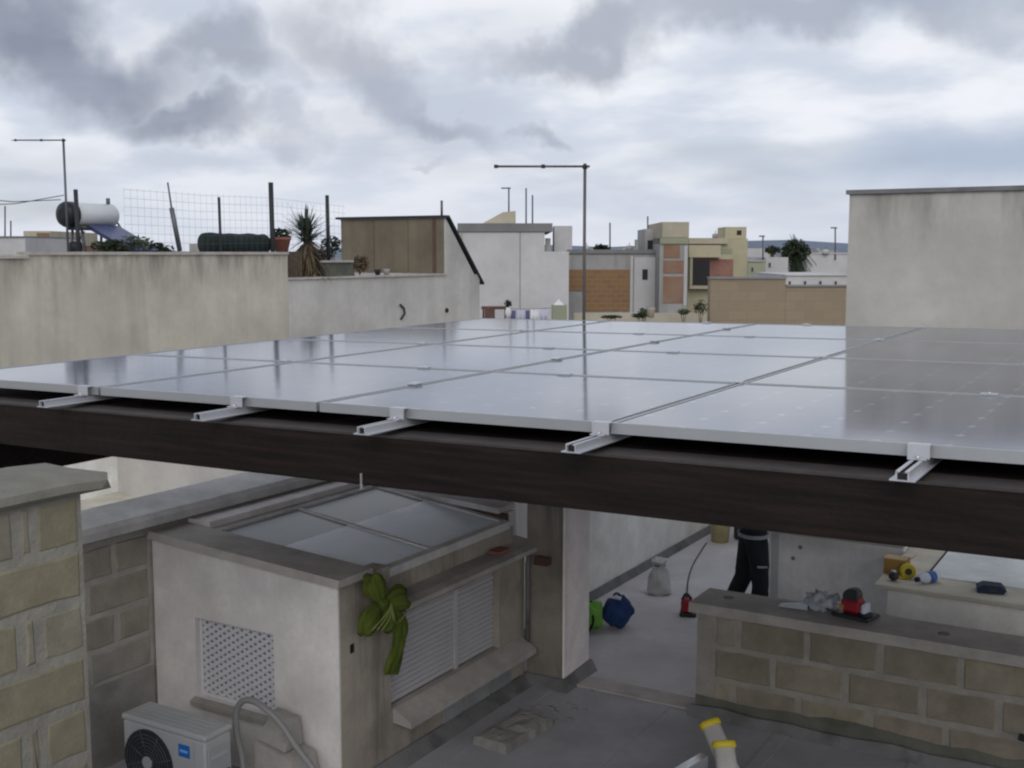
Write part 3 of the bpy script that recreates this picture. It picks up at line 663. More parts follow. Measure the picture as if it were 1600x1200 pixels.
# ---- pillar
p = thing('masonry_pillar', 'square pillar with dark stained front and pale right side beside the house', 'pillar', (-4.36, 8.15, 0))
cw(p, MB().box(-4.52, -4.19, 7.935, 8.39, 0, 2.52, .01), 'shaft', 'plaster_pink')
cw(p, MB().box(-4.525, -4.203, 7.925, 7.938, 0, 2.5), 'stained_render', 'plaster_damp')
cw(p, MB().hull([(-4.54,7.86,.001),(-4.12,7.86,.001),(-4.12,8.42,.001),(-4.54,8.42,.001)], [(-4.53,7.91,.085),(-4.17,7.91,.085),(-4.17,8.40,.11),(-4.53,8.40,.085)]), 'membrane_upstand', 'membrane_edge')
d = MB().tube([(-4.48,7.88,1.10),(-4.49,7.87,1.0),(-4.49,7.87,.34)], .02, 8); tag(d.build('drain_pipe', 'membrane_edge'), 'thin dark drain pipe between shutter and pillar', 'pipe')
tag(MB().prism([(7.84,1.02),(7.92,1.02),(7.92,1.08),(7.86,1.09)], 'x', -4.42, -4.30).build('gutter_spout', 'wood_brown'), 'small brown spout sticking out of the pillar', 'spout')

# ---- white wall along the back left, with sockets
w = thing('white_wall', 'long pale rendered wall behind the blue and green bags', 'wall', (-5.1, 10, 0))
cw(w, MB().box(-5.4, -5.08, 8.4, 14.5, 0, 2.3), 'wall_face', 'plaster_warm')
cw(w, MB().hull([(-5.075,8.45,.013),(-5.02,8.45,.013),(-5.02,14.5,.013),(-5.075,14.5,.013)], [(-5.078,8.45,.09),(-5.06,8.45,.09),(-5.06,14.5,.09),(-5.078,14.5,.09)]), 'skirting', 'membrane_edge')
for b, z in ((11.46, .62), (11.62, .63)): cw(w, MB().box(-5.079, -5.072, b, b+.06, z, z+.07), 'socket_hole', 'dark_slot')
tag(MB().box(-5.07, -3.06, 14.2, 14.5, 0, 1.6).build('rear_parapet', 'plaster_warm'), 'pale parapet closing the far end of the terrace', 'wall')

# ---- low white walls on the right
w = thing('low_white_wall', 'low white wall with grey coping beside the person', 'wall', (-3.5, 11, 0))
cw(w, MB().box(-3.5, -2.2, 11.0, 11.22, 0, .74), 'wall_face', 'plaster_warm')
cw(w, MB().box(-3.54, -2.2, 10.96, 11.28, .742, .79, .006), 'coping', 'coping')
cw(w, MB().box(-3.47, -3.40, 10.99, 10.999, .02, .73), 'corner_strip', 'plastic_white')
for a, z in ((-3.18, .62), (-3.25, .50)): cw(w, MB().lathe([(.022, 10.992), (.018, 10.999)], (a, 0, z), 8, 'y'), 'hole', 'rubble')
w = thing('roof_upstand', 'white box upstand with beige coping and white roof top at right', 'wall', (-2.2, 9.8, 0))
cw(w, MB().box(-2.1, 4.0, 9.9, 11.97, 0, .655), 'wall_face', 'plaster_warm')
cw(w, MB().box(-2.195, 4.1, 9.80, 10.25, .657, .70, .008), 'front_coping', 'cream')
cw(w, MB().box(-2.195, -1.84, 10.252, 11.97, .657, .70, .008), 'side_coping', 'cream')
cw(w, MB().box(-1.838, 4.1, 10.252, 11.97, .657, .712), 'white_sheet', 'roof_white')
cw(w, MB().box(-1.86, -1.842, 10.3, 11.9, .70, .708), 'seam', 'dark_slot')

# ================================================================== RIGHT BUILDING
w = thing('rendered_building', 'big blank grey rendered wall with dark roof edge at the right', 'building', (-3.07, 12.0, 0))
cw(w, MB().box(-3.07, 7, 12.0, 19, -7, 4.09), 'wall_face', 'wall_right')
cw(w, MB().box(-3.10, 7.1, 11.965, 19, 4.092, 4.135), 'roof_edge', 'membrane_edge')

# ================================================================== NEIGHBOUR ON THE LEFT (wall plane X = -18)
NA = -18.0; K = 18.0/10.5
def nb(x, y, da=0.): return WX(x, y, NA + da)
nbd = thing('neighbour_building', 'long neighbouring building with stained cream wall behind the solar panels', 'building', (NA, 15, 0))
bq = nb(449, 395).y; be = nb(697, 427).y; bend = nb(750, 470).y
b45 = nb(43, 400).y; z45 = nb(43, 404).z
cw(nbd, MB().box(NA-9, NA, -6, b45, -7, z45), 'low_wall', 'wall_old')
cw(nbd, MB().box(NA-9, NA, b45, bq, -7, 3.46), 'high_wall', 'wall_old')
cw(nbd, MB().box(NA-.3, NA+.05, -6, b45, z45+.002, z45+.05), 'coping', 'coping')
cw(nbd, MB().box(NA-.3, NA+.05, b45, bq, 3.462, 3.52), 'coping', 'coping')
zl = nb(560, 431).z
cw(nbd, MB().box(NA-9, NA-.01, bq, bend, -7, zl-.05), 'grey_wall', 'wall_grey')
cw(nbd, MB().box(NA-.35, NA+.04, bq, be, zl-.048, zl), 'coping', 'coping')
# hook of pipe and a hole on the grey wall
q = [nb(624, 476), nb(630, 482), nb(631, 490), nb(625, 499)]
cw(nbd, MB().tube([(NA+.03, p_.y, p_.z) for p_ in q], .03, 6), 'pipe_hook', 'iron')
q = nb(698, 485); cw(nbd, MB().lathe([(.07, NA-.005), (.06, NA+.03)], (0, q.y, q.z), 10, 'x'), 'vent_hole', 'dark_slot')
# shed
sa0 = WY(533, 340, be).x; zt = nb(690, 338).z; zb = nb(750, 445).z
shd = thing('lean_to_shed', 'brown weathered lean-to shed with dark sloping roof on the neighbour\'s terrace', 'shed', (NA, be, zl))
cw(shd, MB().prism([(be+.001, zl-.0495), (bend, zl-.0495), (bend, zb), (be+.001, zt-.03)], 'x', sa0, NA-.012), 'side_wall', 'wall_grey')
for k in range(3):
    w_ = (NA-.05-sa0)/3; cw(shd, MB().box(sa0+k*w_+.012, sa0+(k+1)*w_-.012, be-.03, be-.003, zl+.01, zt-.06), 'board', 'wall_shed')
sl = (zb-zt)/(bend-be)
cw(shd, MB().prism([(be-.12, zt-.03-sl*.0), (be-.12, zt+.035), (be+.1, zt+.035), (bend+.15, zb+.055), (bend+.15, zb+.005), (be+.1, zt-.028)], 'x', sa0-.12, NA+.06), 'roof', 'iron')
cw(shd, MB().box(NA-.42, NA-.32, be-.05, be-.031, zl+.01, zt-.06), 'trim_board', 'wood_brown')
q = nb(672, 312, -.3); tag(MB().tube([(q.x, be+.25, zt), (q.x, be+.25, q.z)], .035, 8).build('vent_pipe', 'galv'), 'thin grey vent pipe standing on the shed roof', 'pipe')
# fence of wire mesh
fn = thing('wire_fence', 'tall thin wire mesh fence with dark posts on top of the stained wall', 'fence', (NA-.2, 18, 3.5))
fx = NA-.2
for x, y0, rr, lean in ((423, 285, .055, 0), (511, 305, .045, 0), (342, 308, .03, 0), (118, 296, .04, 0)):
    q = nb(x, y0, -.2); cw(fn, MB().tube([(fx, q.y+.02, 3.0), (fx, q.y, q.z)], rr, 8), 'post', 'iron')
q0, q1, q2 = nb(281, 392, -.2), nb(268, 325, -.2), nb(262, 285, -.2)
cw(fn, MB().tube([q0, q1], .05, 8), 'leaning_post', 'galv'); cw(fn, MB().tube([q1, q2], .018, 6), 'leaning_rod', 'galv')
ms = MB(); y0_, y1_, y2_ = nb(195, 350, -.2).y, nb(423, 350, -.2).y, nb(540, 350, -.2).y
ztop = nb(423, 304, -.2).z - .05
z = 3.55
while z < ztop: ms.tube([(fx, y0_, z), (fx, (y0_+y1_)/2, z-.03), (fx, y1_, z), (fx, y2_, z-.1)], .0022, 4, cap=False); z += .17
y = y0_
while y < y2_: ms.tube([(fx, y, 3.5), (fx, y, ztop-(.1 if y > y1_ else 0))], .0022, 4, cap=False); y += .17
tag(cw(fn, ms, 'wire_mesh', 'galv'), kind='stuff')
# wires left of the heater
for (xa, ya, xb, yb) in ((0, 322, 100, 305), (0, 308, 95, 312)):
    pa, pb = nb(xa-60, ya, -.6), nb(xb, yb, -.6); tag(MB().tube([pa, (pa+pb)/2 - Vector((0,0,.06)), pb], .008, 4).build('aerial_cable', 'galv'), 'thin cable slung to the left antenna, ' + ('lower one' if ya > 315 else 'upper one'), 'cable')
# solar water heater
c0 = nb(106, 335, -1.2); c1 = nb(177, 337, -1.2); rT = .235
sw = thing('solar_water_heater', 'solar water heater with silver tank and blue collector on the neighbour\'s roof', 'water heater', (c0.x, c0.y, 3.4))
tz = c0.z; y0_, y1_ = c0.y-.05, c1.y
cw(sw, MB().lathe([(rT*.5, y0_-.0), (rT, y0_+.06), (rT, y1_-.06), (rT*.8, y1_)], (c0.x, 0, tz), 24, 'y'), 'tank', 'tank_metal')
cw(sw, MB().lathe([(rT*.4, y0_-.10), (rT*.95, y0_-.06), (rT*1.08, y0_), (rT*1.08, y0_+.16), (rT*.9, y0_+.17)], (c0.x, 0, tz), 24, 'y'), 'end_cap', 'tank_cap')
cw(sw, MB().box(c0.x-.1, c0.x+.28, y0_+.1, y1_-.05, tz-rT-.07, tz-rT-.01), 'cradle', 'iron')
cq = nb(215, 380, -.5)
colr = cw(sw, MB().hull([(c0.x+.15, y0_+.35, tz-rT-.02), (c0.x+.15, y1_-.05, tz-rT-.02), (c0.x+1.0, y1_+.25, 3.50), (c0.x+1.0, y0_+.65, 3.50)],
                        [(c0.x+.21, y0_+.35, tz-rT+.03), (c0.x+.21, y1_-.05, tz-rT+.03), (c0.x+1.06, y1_+.25, 3.55), (c0.x+1.06, y0_+.65, 3.55)]), 'collector', 'collector')
for y in (y0_+.25, y1_-.2):
    cw(sw, MB().tube([(c0.x-.2, y, 3.4), (c0.x-.12, y, tz-rT*.8)], .028, 6), 'leg', 'galv'); cw(sw, MB().tube([(c0.x+.25, y, 3.4), (c0.x+.12, y, tz-rT*.8)], .028, 6), 'leg', 'galv')
    cw(sw, MB().tube([(c0.x-.2, y, 3.5), (c0.x+.22, y, tz-rT-.1)], .015, 6), 'brace', 'galv')
cw(sw, MB().tube([(c0.x, y1_-.12, tz+rT*.9), (c0.x, y1_-.12, tz+rT+.12)], .04, 8), 'valve', 'galv')
cw(sw, MB().tube([(c0.x+.1, y1_-.02, tz-.1), (c0.x+.15, y1_+.1, tz-.3), (c0.x+.3, y1_+.22, tz-.6)], .02, 6), 'pipe', 'galv')
cw(sw, MB().lathe([(.12, 3.4), (.13, 3.68), (.10, 3.72)], (c0.x+.1, y0_+.12, 0), 12), 'expansion_vessel', 'tank_cap')
# roof antennas (mast and boom with end-on elements)
def antenna(name, top, base_z, boom_end, m, label, r=.02, nel=7, el=.28, br=.016):
    t = thing(name, label, 'antenna', (top.x, top.y, base_z)); top = Vector(top); be_ = Vector(boom_end)
    cw(t, MB().tube([(top.x, top.y, base_z), top + Vector((0,0,.03))], r, 8), 'mast', m)
    ext = top + (top-be_).normalized()*.05
    cw(t, MB().tube([be_, ext], br, 6), 'boom', m)
    dirv = (be_-top).normalized(); side = dirv.cross(Vector((0,0,1))).normalized()
    for k in range(nel):
        c = be_.lerp(top, (k+.0)/(nel)); cw(t, MB().tube([c-side*el*(.6+.4*k/nel), c+side*el*(.6+.4*k/nel)], br*.45, 5), 'element', m)
    cw(t, MB().box(be_.x-br*1.2, be_.x+br*1.2, be_.y-br*1.2, be_.y+br*1.2, be_.z-br*1.35, be_.z+br*1.35), 'end_cap', 'iron')
    cw(t, MB().box(top.x-br*1.5, top.x+br*1.5, top.y-br*1.5, top.y+br*1.5, top.z-br*2, top.z+br*1.2), 'bracket', 'iron')
    mid = be_.lerp(top, .53); cw(t, MB().box(mid.x-br*1.2, mid.x+br*1.2, mid.y-br*1.2, mid.y+br*1.2, mid.z-br*1.5, mid.z+br*1.5), 'dipole_box', 'iron')
    return t
antenna('roof_antenna', nb(99, 219, -.8), 3.4, nb(24, 219, -.8), 'galv', 'thin grey antenna with long boom above the silver water tank', r=.022, el=.2, br=.014)
mt = WD(914, 260, 12); antenna('roof_antenna', mt, 2.3, WD(775, 260, 12), 'pole_brown', 'brown antenna mast with horizontal boom rising behind the solar panels', r=.017, nel=9, el=.12, br=.013)
tag(MB().box(mt.x-.15, mt.x+.15, mt.y-.15, mt.y+.15, .4, 2.3).build('antenna_footing', 'concrete'), 'concrete footing under the brown antenna mast', 'footing')
# roll of netting lying on the wall
r0, r1 = nb(318, 380, -.5), nb(414, 380, -.5); rr = .235
prof = [(rr*.3, r0.y)] + [(rr*(1+.05*math.sin(i*1.9)), r0.y + .04 + (r1.y-r0.y-.08)*i/10) for i in range(11)] + [(rr*.6, r1.y), (rr*.2, r1.y-.03)]
tag(MB().lathe(prof, (r0.x, 0, 3.46+rr), 18, 'y', wob=.03).build('netting_roll', 'netting'), 'dark green rolled netting lying on the stained wall', 'roll')
# shrubs, pot, yucca, trough
rnd = random.Random(4)
def bush(name, label, c, rx, ry, rz, n, size, m='leaf_dark', cat='shrub', stems=3, zbase=None, grp=None):
    t = thing(name, label, cat, (c[0], c[1], zbase if zbase is not None else c[2]-rz), group=grp); mb = MB(); leaves(mb, c, rx, ry, rz, n, size, rnd, .35)
    cw(t, mb, 'foliage', m); st = MB()
    for k in range(stems):
        a = 2*math.pi*k/stems; z0 = zbase if zbase is not None else c[2]-rz
        st.tube([(c[0], c[1], z0), (c[0]+math.cos(a)*rx*.5, c[1]+math.sin(a)*ry*.5, c[2]+rz*.3)], max(.008, rx*.03), 5)
    cw(t, st, 'stems', 'bark'); return t
for i, (x, y, wd, ht) in enumerate(((175, 386, 24, 12), (207, 384, 26, 14), (240, 390, 26, 9))):
    q = nb(x, y, -.5); bush('creeping_shrub', ['low dark shrub right under the blue collector', 'middle of the three low shrubs, highest one', 'low spreading shrub beside the leaning post'][i],
         (q.x, q.y, q.z), .5, wd*.0135*1.0, ht*.0145, 500, .06, 'leaf_dark' if i != 1 else 'leaf', zbase=3.44, grp='shrubs along the stained wall')
q = nb(440, 378, -.45); pr = .21
pt = thing('terracotta_pot', 'wide terracotta pot with a dark plant at the end of the wall', 'pot', (q.x, q.y, 3.47))
cw(pt, MB().lathe([(pr*.62, 3.47), (pr, 3.47+.33), (pr*1.08, 3.80), (pr*1.08, 3.86), (pr*.9, 3.86), (pr*.85, 3.80)], (q.x, q.y, 0), 20), 'pot', 'terracotta')
fol = MB(); leaves(fol, (q.x, q.y, 3.92), .24, .24, .16, 300, .06, rnd); cw(pt, fol, 'foliage', 'leaf_dark')
def yucca():
    c = nb(479, 380, -.5); t = thing('yucca_plant', 'spiky yucca with dry skirt in front of the fence', 'plant', (c.x, c.y, zl)); rn = random.Random(6)
    cw(t, MB().tube([(c.x, c.y, zl), (c.x+.05, c.y+.05, zl+.5), (c.x, c.y, c.z)], [.13, .11, .09], 8), 'trunk', 'bark')
    zc = c.z+.12
    def blade(mb, base, d, ln, wd, droop):
        d = d.normalized(); s = d.cross(Vector((0,0,1))); s = s.normalized() if s.length > .05 else Vector((1,0,0)); L0 = []; 
        for k in range(5):
            t_ = k/4; p_ = base + d*ln*t_ + Vector((0,0,-droop*t_*t_*ln)); w_ = wd*(1-t_)**.7*(.6+.4*min(1, t_*4)); L0 += [p_-s*w_, p_+s*w_]
        mb.add(L0, [(2*k, 2*k+1, 2*k+3, 2*k+2) for k in range(4)])
    g = MB()
    for k in range(170):
        a = rn.uniform(0, 6.28); e = rn.uniform(.0, 1.5); blade(g, Vector((c.x, c.y, zc+rn.uniform(-.15,.15))), Vector((math.cos(a)*math.cos(e), math.sin(a)*math.cos(e), math.sin(e))), rn.uniform(.5, .95), .048, rn.uniform(0, .35))
    cw(t, g, 'leaves', 'leaf_yucca'); g = MB()
    for k in range(260):
        a = rn.uniform(0, 6.28); e = rn.uniform(-1.35, -.3); z_ = rn.uniform(zl+.35, zc)
        blade(g, Vector((c.x, c.y, z_)), Vector((math.cos(a)*math.cos(e), math.sin(a)*math.cos(e), math.sin(e))), rn.uniform(.4, .9), .045, .2)
    cw(t, g, 'dry_leaves', 'leaf_dry')
yucca()
q = nb(460, 415, -.35); pl_ = thing('slatted_planter', 'dark slatted planter box at the step in the wall', 'planter', (q.x, q.y, zl))
yy0, yy1 = nb(451, 415, -.2).y, nb(474, 415, -.2).y
for k in range(6):
    y_ = yy0 + (yy1-yy0)*k/6; cw(pl_, MB().box(q.x-.1, q.x+.12, y_+.008, y_+(yy1-yy0)/6-.008, zl, nb(460, 393, -.2).z), 'slat', 'leaf_dry' if k % 2 else 'bark')
ya, yb, yc, yd = nb(497, 410, -.2).y, nb(545, 410, -.2).y, nb(507, 430, -.2).y, nb(552, 430, -.2).y
tz0, tz1 = zl+.004, nb(520, 408, -.2).z
tr = thing('plant_trough', 'grey tilted trough lying on the lower wall beside the yucca', 'trough', (NA-.2, ya, zl))
cw(tr, MB().hull([(NA-.5, yc, tz0), (NA-.15, yc, tz0), (NA-.15, yd, tz0), (NA-.5, yd, tz0)], [(NA-.6, ya, tz1), (NA-.1, ya, tz1), (NA-.1, yb, tz1), (NA-.6, yb, tz1)]), 'tub', 'trough')
cw(tr, MB().hull([(NA-.12, ya-.02, tz1-.03), (NA-.04, ya-.02, tz1-.03), (NA-.04, yb, tz1-.03), (NA-.12, yb, tz1-.03)], [(NA-.12, ya-.03, tz1+.02), (NA-.04, ya-.03, tz1+.02), (NA-.04, yb, tz1+.02), (NA-.12, yb, tz1+.02)]), 'rim', 'coping')
for x, y, wd, m, lb in ((518, 385, 22, 'leaf_dark', 'dark shrub between the yucca and the shed'), (562, 412, 16, 'leaf_dry', 'dry brown plant trailing in front of the shed'), (500, 398, 26, 'leaf_dry', 'dry bush behind the grey trough')):
    q = nb(x, y, -.6); bush('wall_shrub', lb, (q.x, q.y, q.z), .3, wd*.014, .28 if m != 'leaf_dry' else .22, 320, .055, m, zbase=zl)
for i, (x, y) in enumerate(((590, 426), (604, 424))):
    q = nb(x, y, -.2); tag(MB().lathe([(.06, zl+.002), (.085, zl+.12), (.09, zl+.15), (.07, zl+.15)], (q.x, q.y, 0), 12).build('small_pot', 'iron' if i == 0 else 'far_grey'), ['small dark flower pot on the lower wall', 'small pale flower pot on the lower wall'][i], 'pot')
# inner low wall on the neighbour's terrace
cc_ = WZ(185, 768, .4)
iw = thing('terrace_partition', 'low stained partition wall on the neighbour\'s terrace under the beam', 'wall', (cc_.x, cc_.y, .4))
cw(iw, MB().box(cc_.x-.2, cc_.x, cc_.y-3.2, cc_.y, .4, 1.75), 'side_wall', 'plaster_warm')
cw(iw, MB().box(cc_.x, cc_.x+4.5, cc_.y, cc_.y+.25, .4, 1.75), 'cross_wall', 'wall_grey')
tag(MB().prism([(-10.5, .41), (-9.2, .41), (-9.4, .62), (-10.4, .66)], 'y', 7.4, 10.0).build('roof_hump', 'cream'), 'pale humped roof lying beyond the side parapet', 'roof')

# ================================================================== FAR BUILDINGS
def fb_thing(name, label, cat, x0, dep, grp=None):
    o = WD(x0, 395, dep); return thing(name, label, cat, (o.x, o.y, -7), TH, grp)
def fbox(t, dep, x0, x1, y0, y1, th, name, m, fwd=0.):
    """box whose front face spans the given outline at distance dep; local x runs right, y away"""
    s = dep/FPX; O = t.location; 
    def lx(x): return (Vector(WD(x, 395, dep)) - O).dot(RT)
    def lz(y): return WD(800, y, dep).z + 7
    y_off = (WD(800, 395, dep) - O).dot(FW0)
    z0 = 0 if y1 is None else lz(y1)
    return MB().box(lx(x0), lx(x1), y_off-fwd, y_off-fwd+th, z0, lz(y0)).build(name, m, t)
def fwin(t, dep, x0, x1, y0, y1, m='opening', fm='far_grey'):
    w_ = fbox(t, dep, x0, x1, y0, y1, .04, 'window', fm, .05); g_ = fbox(t, dep, x0+.8, x1-.8, y0+.8, y1-.8, .03, 'pane', m, .075); g_.parent = w_; g_.location = (0, 0, 0); return w_
# white block in the middle
d = 45; t = fb_thing('white_building', 'white flat roofed building with grey parapet behind the antenna mast', 'building', 716, d)
fbox(t, d, 714, 851, 362.5, None, 8, 'wall', 'far_white'); fbox(t, d, 851, 889, 393, None, 8, 'low_wing', 'far_white')
fbox(t, d, 715, 863, 349, 362, 8, 'parapet', 'far_band', .08)
s = d/FPX; O = t.location
def L2(x, y): return ((Vector(WD(x, 395, d)) - O).dot(RT), WD(800, y, d).z + 7)
MB().prism([L2(750, 349.3), L2(752, 347), L2(785, 329), L2(806, 327), L2(806, 349.3)], 'y', 2, 5).build('stair_head', 'far_beige', t)
fbox(t, d+3, 866, 894, 353, 394, 2, 'water_tank', 'far_white'); fbox(t, d, 853, 861, 372, 392.6, .6, 'chimney', 'far_grey', -.5)
fbox(t, d, 720, 722, 362.5, 500, .1, 'downpipe', 'far_grey', .1); fbox(t, d, 812, 813.2, 363, 500, .08, 'crack', 'far_band', .01)
# brown block infill building
d = 48; t = fb_thing('block_infill_building', 'grey framed building with orange brown block infill', 'building', 888, d)
fbox(t, d, 887, 1031, 392, None, 8, 'wall', 'far_grey'); fbox(t, d, 886, 1033, 390, 396, 8, 'roof_edge', 'far_band', .1)
o_ = fbox(t, d, 913, 984, 421, 487, .1, 'block_infill', 'far_block_orange', .03); fbox(t, d, 888, 912.8, 421, 455, .1, 'block_infill', 'far_block_orange', .03)
fbox(t, d, 985, 989, 400, None, .2, 'frame_post', 'far_white', .1); fbox(t, d, 991, 1029, 402, None, .2, 'white_bay', 'far_white', .06)
fwin(t, d, 1003, 1013, 420, 438)
fbox(t, d, 1012, 1031, 357, 390, 3, 'roof_hut', 'far_grey', -1); fbox(t, d, 1016, 1027, 375, 389, .1, 'hut_door', 'opening', -.95); fbox(t, d, 995, 999, 374, 391, .3, 'stub_post', 'far_grey', -.6)
# brick tower
d = 46.5; t = fb_thing('brick_tower', 'narrow stair tower with patches of bare red brick', 'tower', 1030, d)
fbox(t, d, 1031, 1074.5, 372, None, 5, 'shaft', 'far_grey'); fbox(t, d, 1034, 1075.5, 347, 371, 5, 'beige_head', 'far_beige', .1); fbox(t, d, 1031, 1075, 371.3, 381, 5, 'green_band', 'far_green', .08)
for x0, x1, y0, y1 in ((1037, 1062, 382, 403), (1037, 1068, 407, 427), (1037, 1068, 432, 474)): fbox(t, d, x0, x1, y0, y1, .1, 'brick_patch', 'far_brick', .03)
fbox(t, d, 1069, 1074, 384, 478, .1, 'quoin_strip', 'far_white', .04)
# yellow house
d = 52; t = fb_thing('yellow_house', 'yellowish house with a dark loggia and square roof chimney', 'house', 1075, d)
fbox(t, d, 1075, 1168, 373, None, 9, 'wall', 'far_yellow'); fbox(t, d, 1075, 1136, 372, 381, 9, 'cornice', 'far_beige', .25)
ch = fbox(t, d, 1134, 1167, 354.5, 372.7, 2, 'chimney', 'far_yellow', -.2); h_ = fbox(t, d, 1152, 1159, 360, 367, .05, 'vent', 'opening', -.17); h_.parent = ch
fbox(t, d, 1075, 1124, 383, 402, .3, 'fascia', 'far_yellow', .35); fbox(t, d, 1076, 1122, 404, 446, .1, 'loggia_back', 'far_red', .02); fbox(t, d, 1083, 1109, 407, 445, .1, 'doorway', 'opening', .06)
fbox(t, d, 1122, 1146, 405, 432, .1, 'red_patch', 'far_red', .03); fbox(t, d, 1076, 1124, 446.5, 451, .5, 'balcony_edge', 'far_beige', .5); fbox(t, d, 1125, 1144, 388, 396, .1, 'green_patch', 'far_green', .03)
fbox(t, d, 1077, 1081, 402.3, 446, .2, 'loggia_post', 'far_green', .3)
# tan block wall
d = 30; t = fb_thing('tan_block_wall', 'long bare tan block wall left of the big grey wall', 'wall', 1110, d)
fbox(t, d, 1111, 1229, 436, None, .4, 'left_stretch', 'far_block_tan'); fbox(t, d, 1229.2, 1340, 448, None, .4, 'right_stretch', 'far_block_tan')
fbox(t, d, 1110, 1230, 433, 436, .5, 'coping', 'far_band', .05); fbox(t, d, 1230.2, 1340, 445.5, 448, .5, 'coping', 'far_band', .05)
# pale roofs in the distance
specs = [('grey roofed house showing just right of the yellow house', 1169, 1197, 409, 80, 'far_green', 'far_grey'), ('white cube house in front of the palm', 1196, 1232, 402, 84, 'far_white', None),
         ('long white roofline below the palm tree', 1228, 1330, 431, 62, 'far_white', 'far_white'), ('white house right of the palm beside the grey wall', 1262, 1345, 397, 105, 'far_white', 'far_white'),
         ('pale blue house far behind the yellow house', 1155, 1200, 388, 160, 'far_white', None), ('pale house with thin cornice at the far left edge', -40, 40, 371, 60, 'far_white', 'far_band'),
         ('brown and cream house on the far left skyline', 38, 80, 361, 70, 'far_beige', None), ('low tan house beside the water heater legs', 60, 108, 384, 66, 'far_brick', 'far_grey'), ('distant house seen above the wall by the netting roll', 296, 316, 381, 70, 'far_grey', None)]
for lb, x0, x1, y0, d, m, rm in specs:
    t = fb_thing('distant_house', lb, 'house', x0, d, 'distant houses'); fbox(t, d, x0, x1, y0, None, 8, 'wall', m)
    if rm: fbox(t, d, x0-.6, x1+.6, y0-2, y0-.1, 8, 'roof_edge', rm, .1)
    n_ = int((x1-x0)/24)
    if 'brown' in lb: fbox(t, d, 59, 79, 364, 390, .1, 'cream_face', 'far_brick', .03)
    elif n_ and d < 100 and y0 > 395:
        for k in range(n_): fwin(t, d, x0+5+k*24, x0+9+k*24, y0+8, y0+16)
rndf = random.Random(12)
for k in range(10):                      # the rest of the skyline
    x0 = 880 + k*45 + rndf.uniform(-8, 8); d = rndf.uniform(120, 220); y0 = rndf.uniform(386, 393) if 880+k*30 > 1150 or k < 5 else 391
    t = fb_thing('skyline_house', f'tiny pale house on the skyline, number {k+1} counted from the antenna mast rightwards', 'house', x0, d, 'skyline houses'); 
    t['label'] = 'tiny pale house on the distant skyline right of the antenna mast'
    fbox(t, d, x0, x0+rndf.uniform(14, 34), y0, None, 10, 'wall', rndf.choice(['far_white', 'far_grey', 'far_beige'])); fbox(t, d, x0+4, x0+9, y0-rndf.uniform(2, 5), y0, 3, 'stair_head', 'far_grey', -2)
# poles on far roofs
for x, y0, y1, d, lb, bx in ((795, 293, 330, 48, 'thin antenna pole above the sloping stair head', 783), (822, 294, 352, 50, 'left of two thin rods on the white building roof', None), (832, 305, 352, 50, 'right of two thin rods on the white building roof', None), (953, 348, 393, 52, 'thin rod above the orange block infill', None),
                    (1012, 338, 360, 50, 'thin rod beside the brick tower', None), (1192, 368, 400, 84, 'small aerial left of the palm', 1186), (1305, 355, 400, 105, 'thin aerial near the big grey wall', 1298), (8, 322, 372, 60, 'short aerial at the far left edge', 0), (17, 345, 372, 60, 'short rod on the far left house', None), (668, 345, 372, 70, 'short rod behind the shed', None)):
    a_ = thing('rooftop_aerial', lb, 'antenna', WD(x, y1, d)); p0_, p1_ = WD(x, y1+6, d), WD(x, y0, d); cw(a_, MB().tube([p0_, p1_], .0007*d, 5), 'rod', 'galv')
    if bx: cw(a_, MB().tube([WD(bx, y0+1, d), WD(x+3, y0+1, d)], .0006*d, 5), 'boom', 'galv')
for x, y, d, w_, lb in ((900, 391, 49, 9, 'small white roof tank behind the antenna mast'), (968, 391, 50, 12, 'low grey roof tank above the orange infill'), (1106, 372, 54, 10, 'small tank on the yellow house roof'), (1285, 397, 104, 10, 'small white tank on the far right house')):
    c_ = WD(x, y, d); s = d/FPX; t = thing('roof_tank', lb, 'tank', c_); cw(t, MB().lathe([(w_*s*.5, c_.z), (w_*s*.5, c_.z+6*s), (w_*s*.35, c_.z+7.5*s)], (c_.x, c_.y+1, 0), 14), 'drum', 'far_white' if 'white' in lb else 'far_grey'); cw(t, MB().tube([(c_.x, c_.y+1, c_.z+7*s), (c_.x, c_.y+1, c_.z+12*s)], .5*s, 5), 'pipe', 'galv')
def palm():
    d = 90; c = WD(1243, 393, d); t = thing('palm_tree', 'dark bushy palm tree on the skyline', 'tree', (c.x, c.y, -7)); rn = random.Random(2)
    cw(t, MB().tube([(c.x, c.y, -7), (c.x+.2, c.y, -2), (c.x, c.y, c.z)], [.4, .32, .35], 8), 'trunk', 'bark'); mb = MB()
    for k in range(110):
        a = rn.uniform(0, 6.28); e = rn.uniform(-1.2, 1.35); dr = Vector((math.cos(a)*math.cos(e), math.sin(a)*math.cos(e), math.sin(e))); ln = rn.uniform(1.0, 1.85); pts = []
        for j in range(7): u = j/6; pts.append(Vector((c.x, c.y, c.z)) + dr*ln*u + Vector((0, 0, -.75*u*u*ln*math.cos(e))))
        sd = dr.cross(Vector((0, 0, 1))).normalized()
        for j in range(6):
            for sg in (-1, 1):
                for q_ in range(2):
                    b_ = pts[j].lerp(pts[j+1], q_*.5); w_ = .38*(1-j/8); mb.add([b_, b_ + (pts[j+1]-pts[j])*.35, b_ + sd*sg*w_ + (pts[j+1]-pts[j])*.7 + Vector((0,0,-.15))], [(0, 1, 2)])
    leaves(mb, (c.x, c.y, c.z+.05), 1.15, 1.15, .95, 900, .2, rn, .1)
    cw(t, mb, 'crown', 'leaf_dark')
palm()
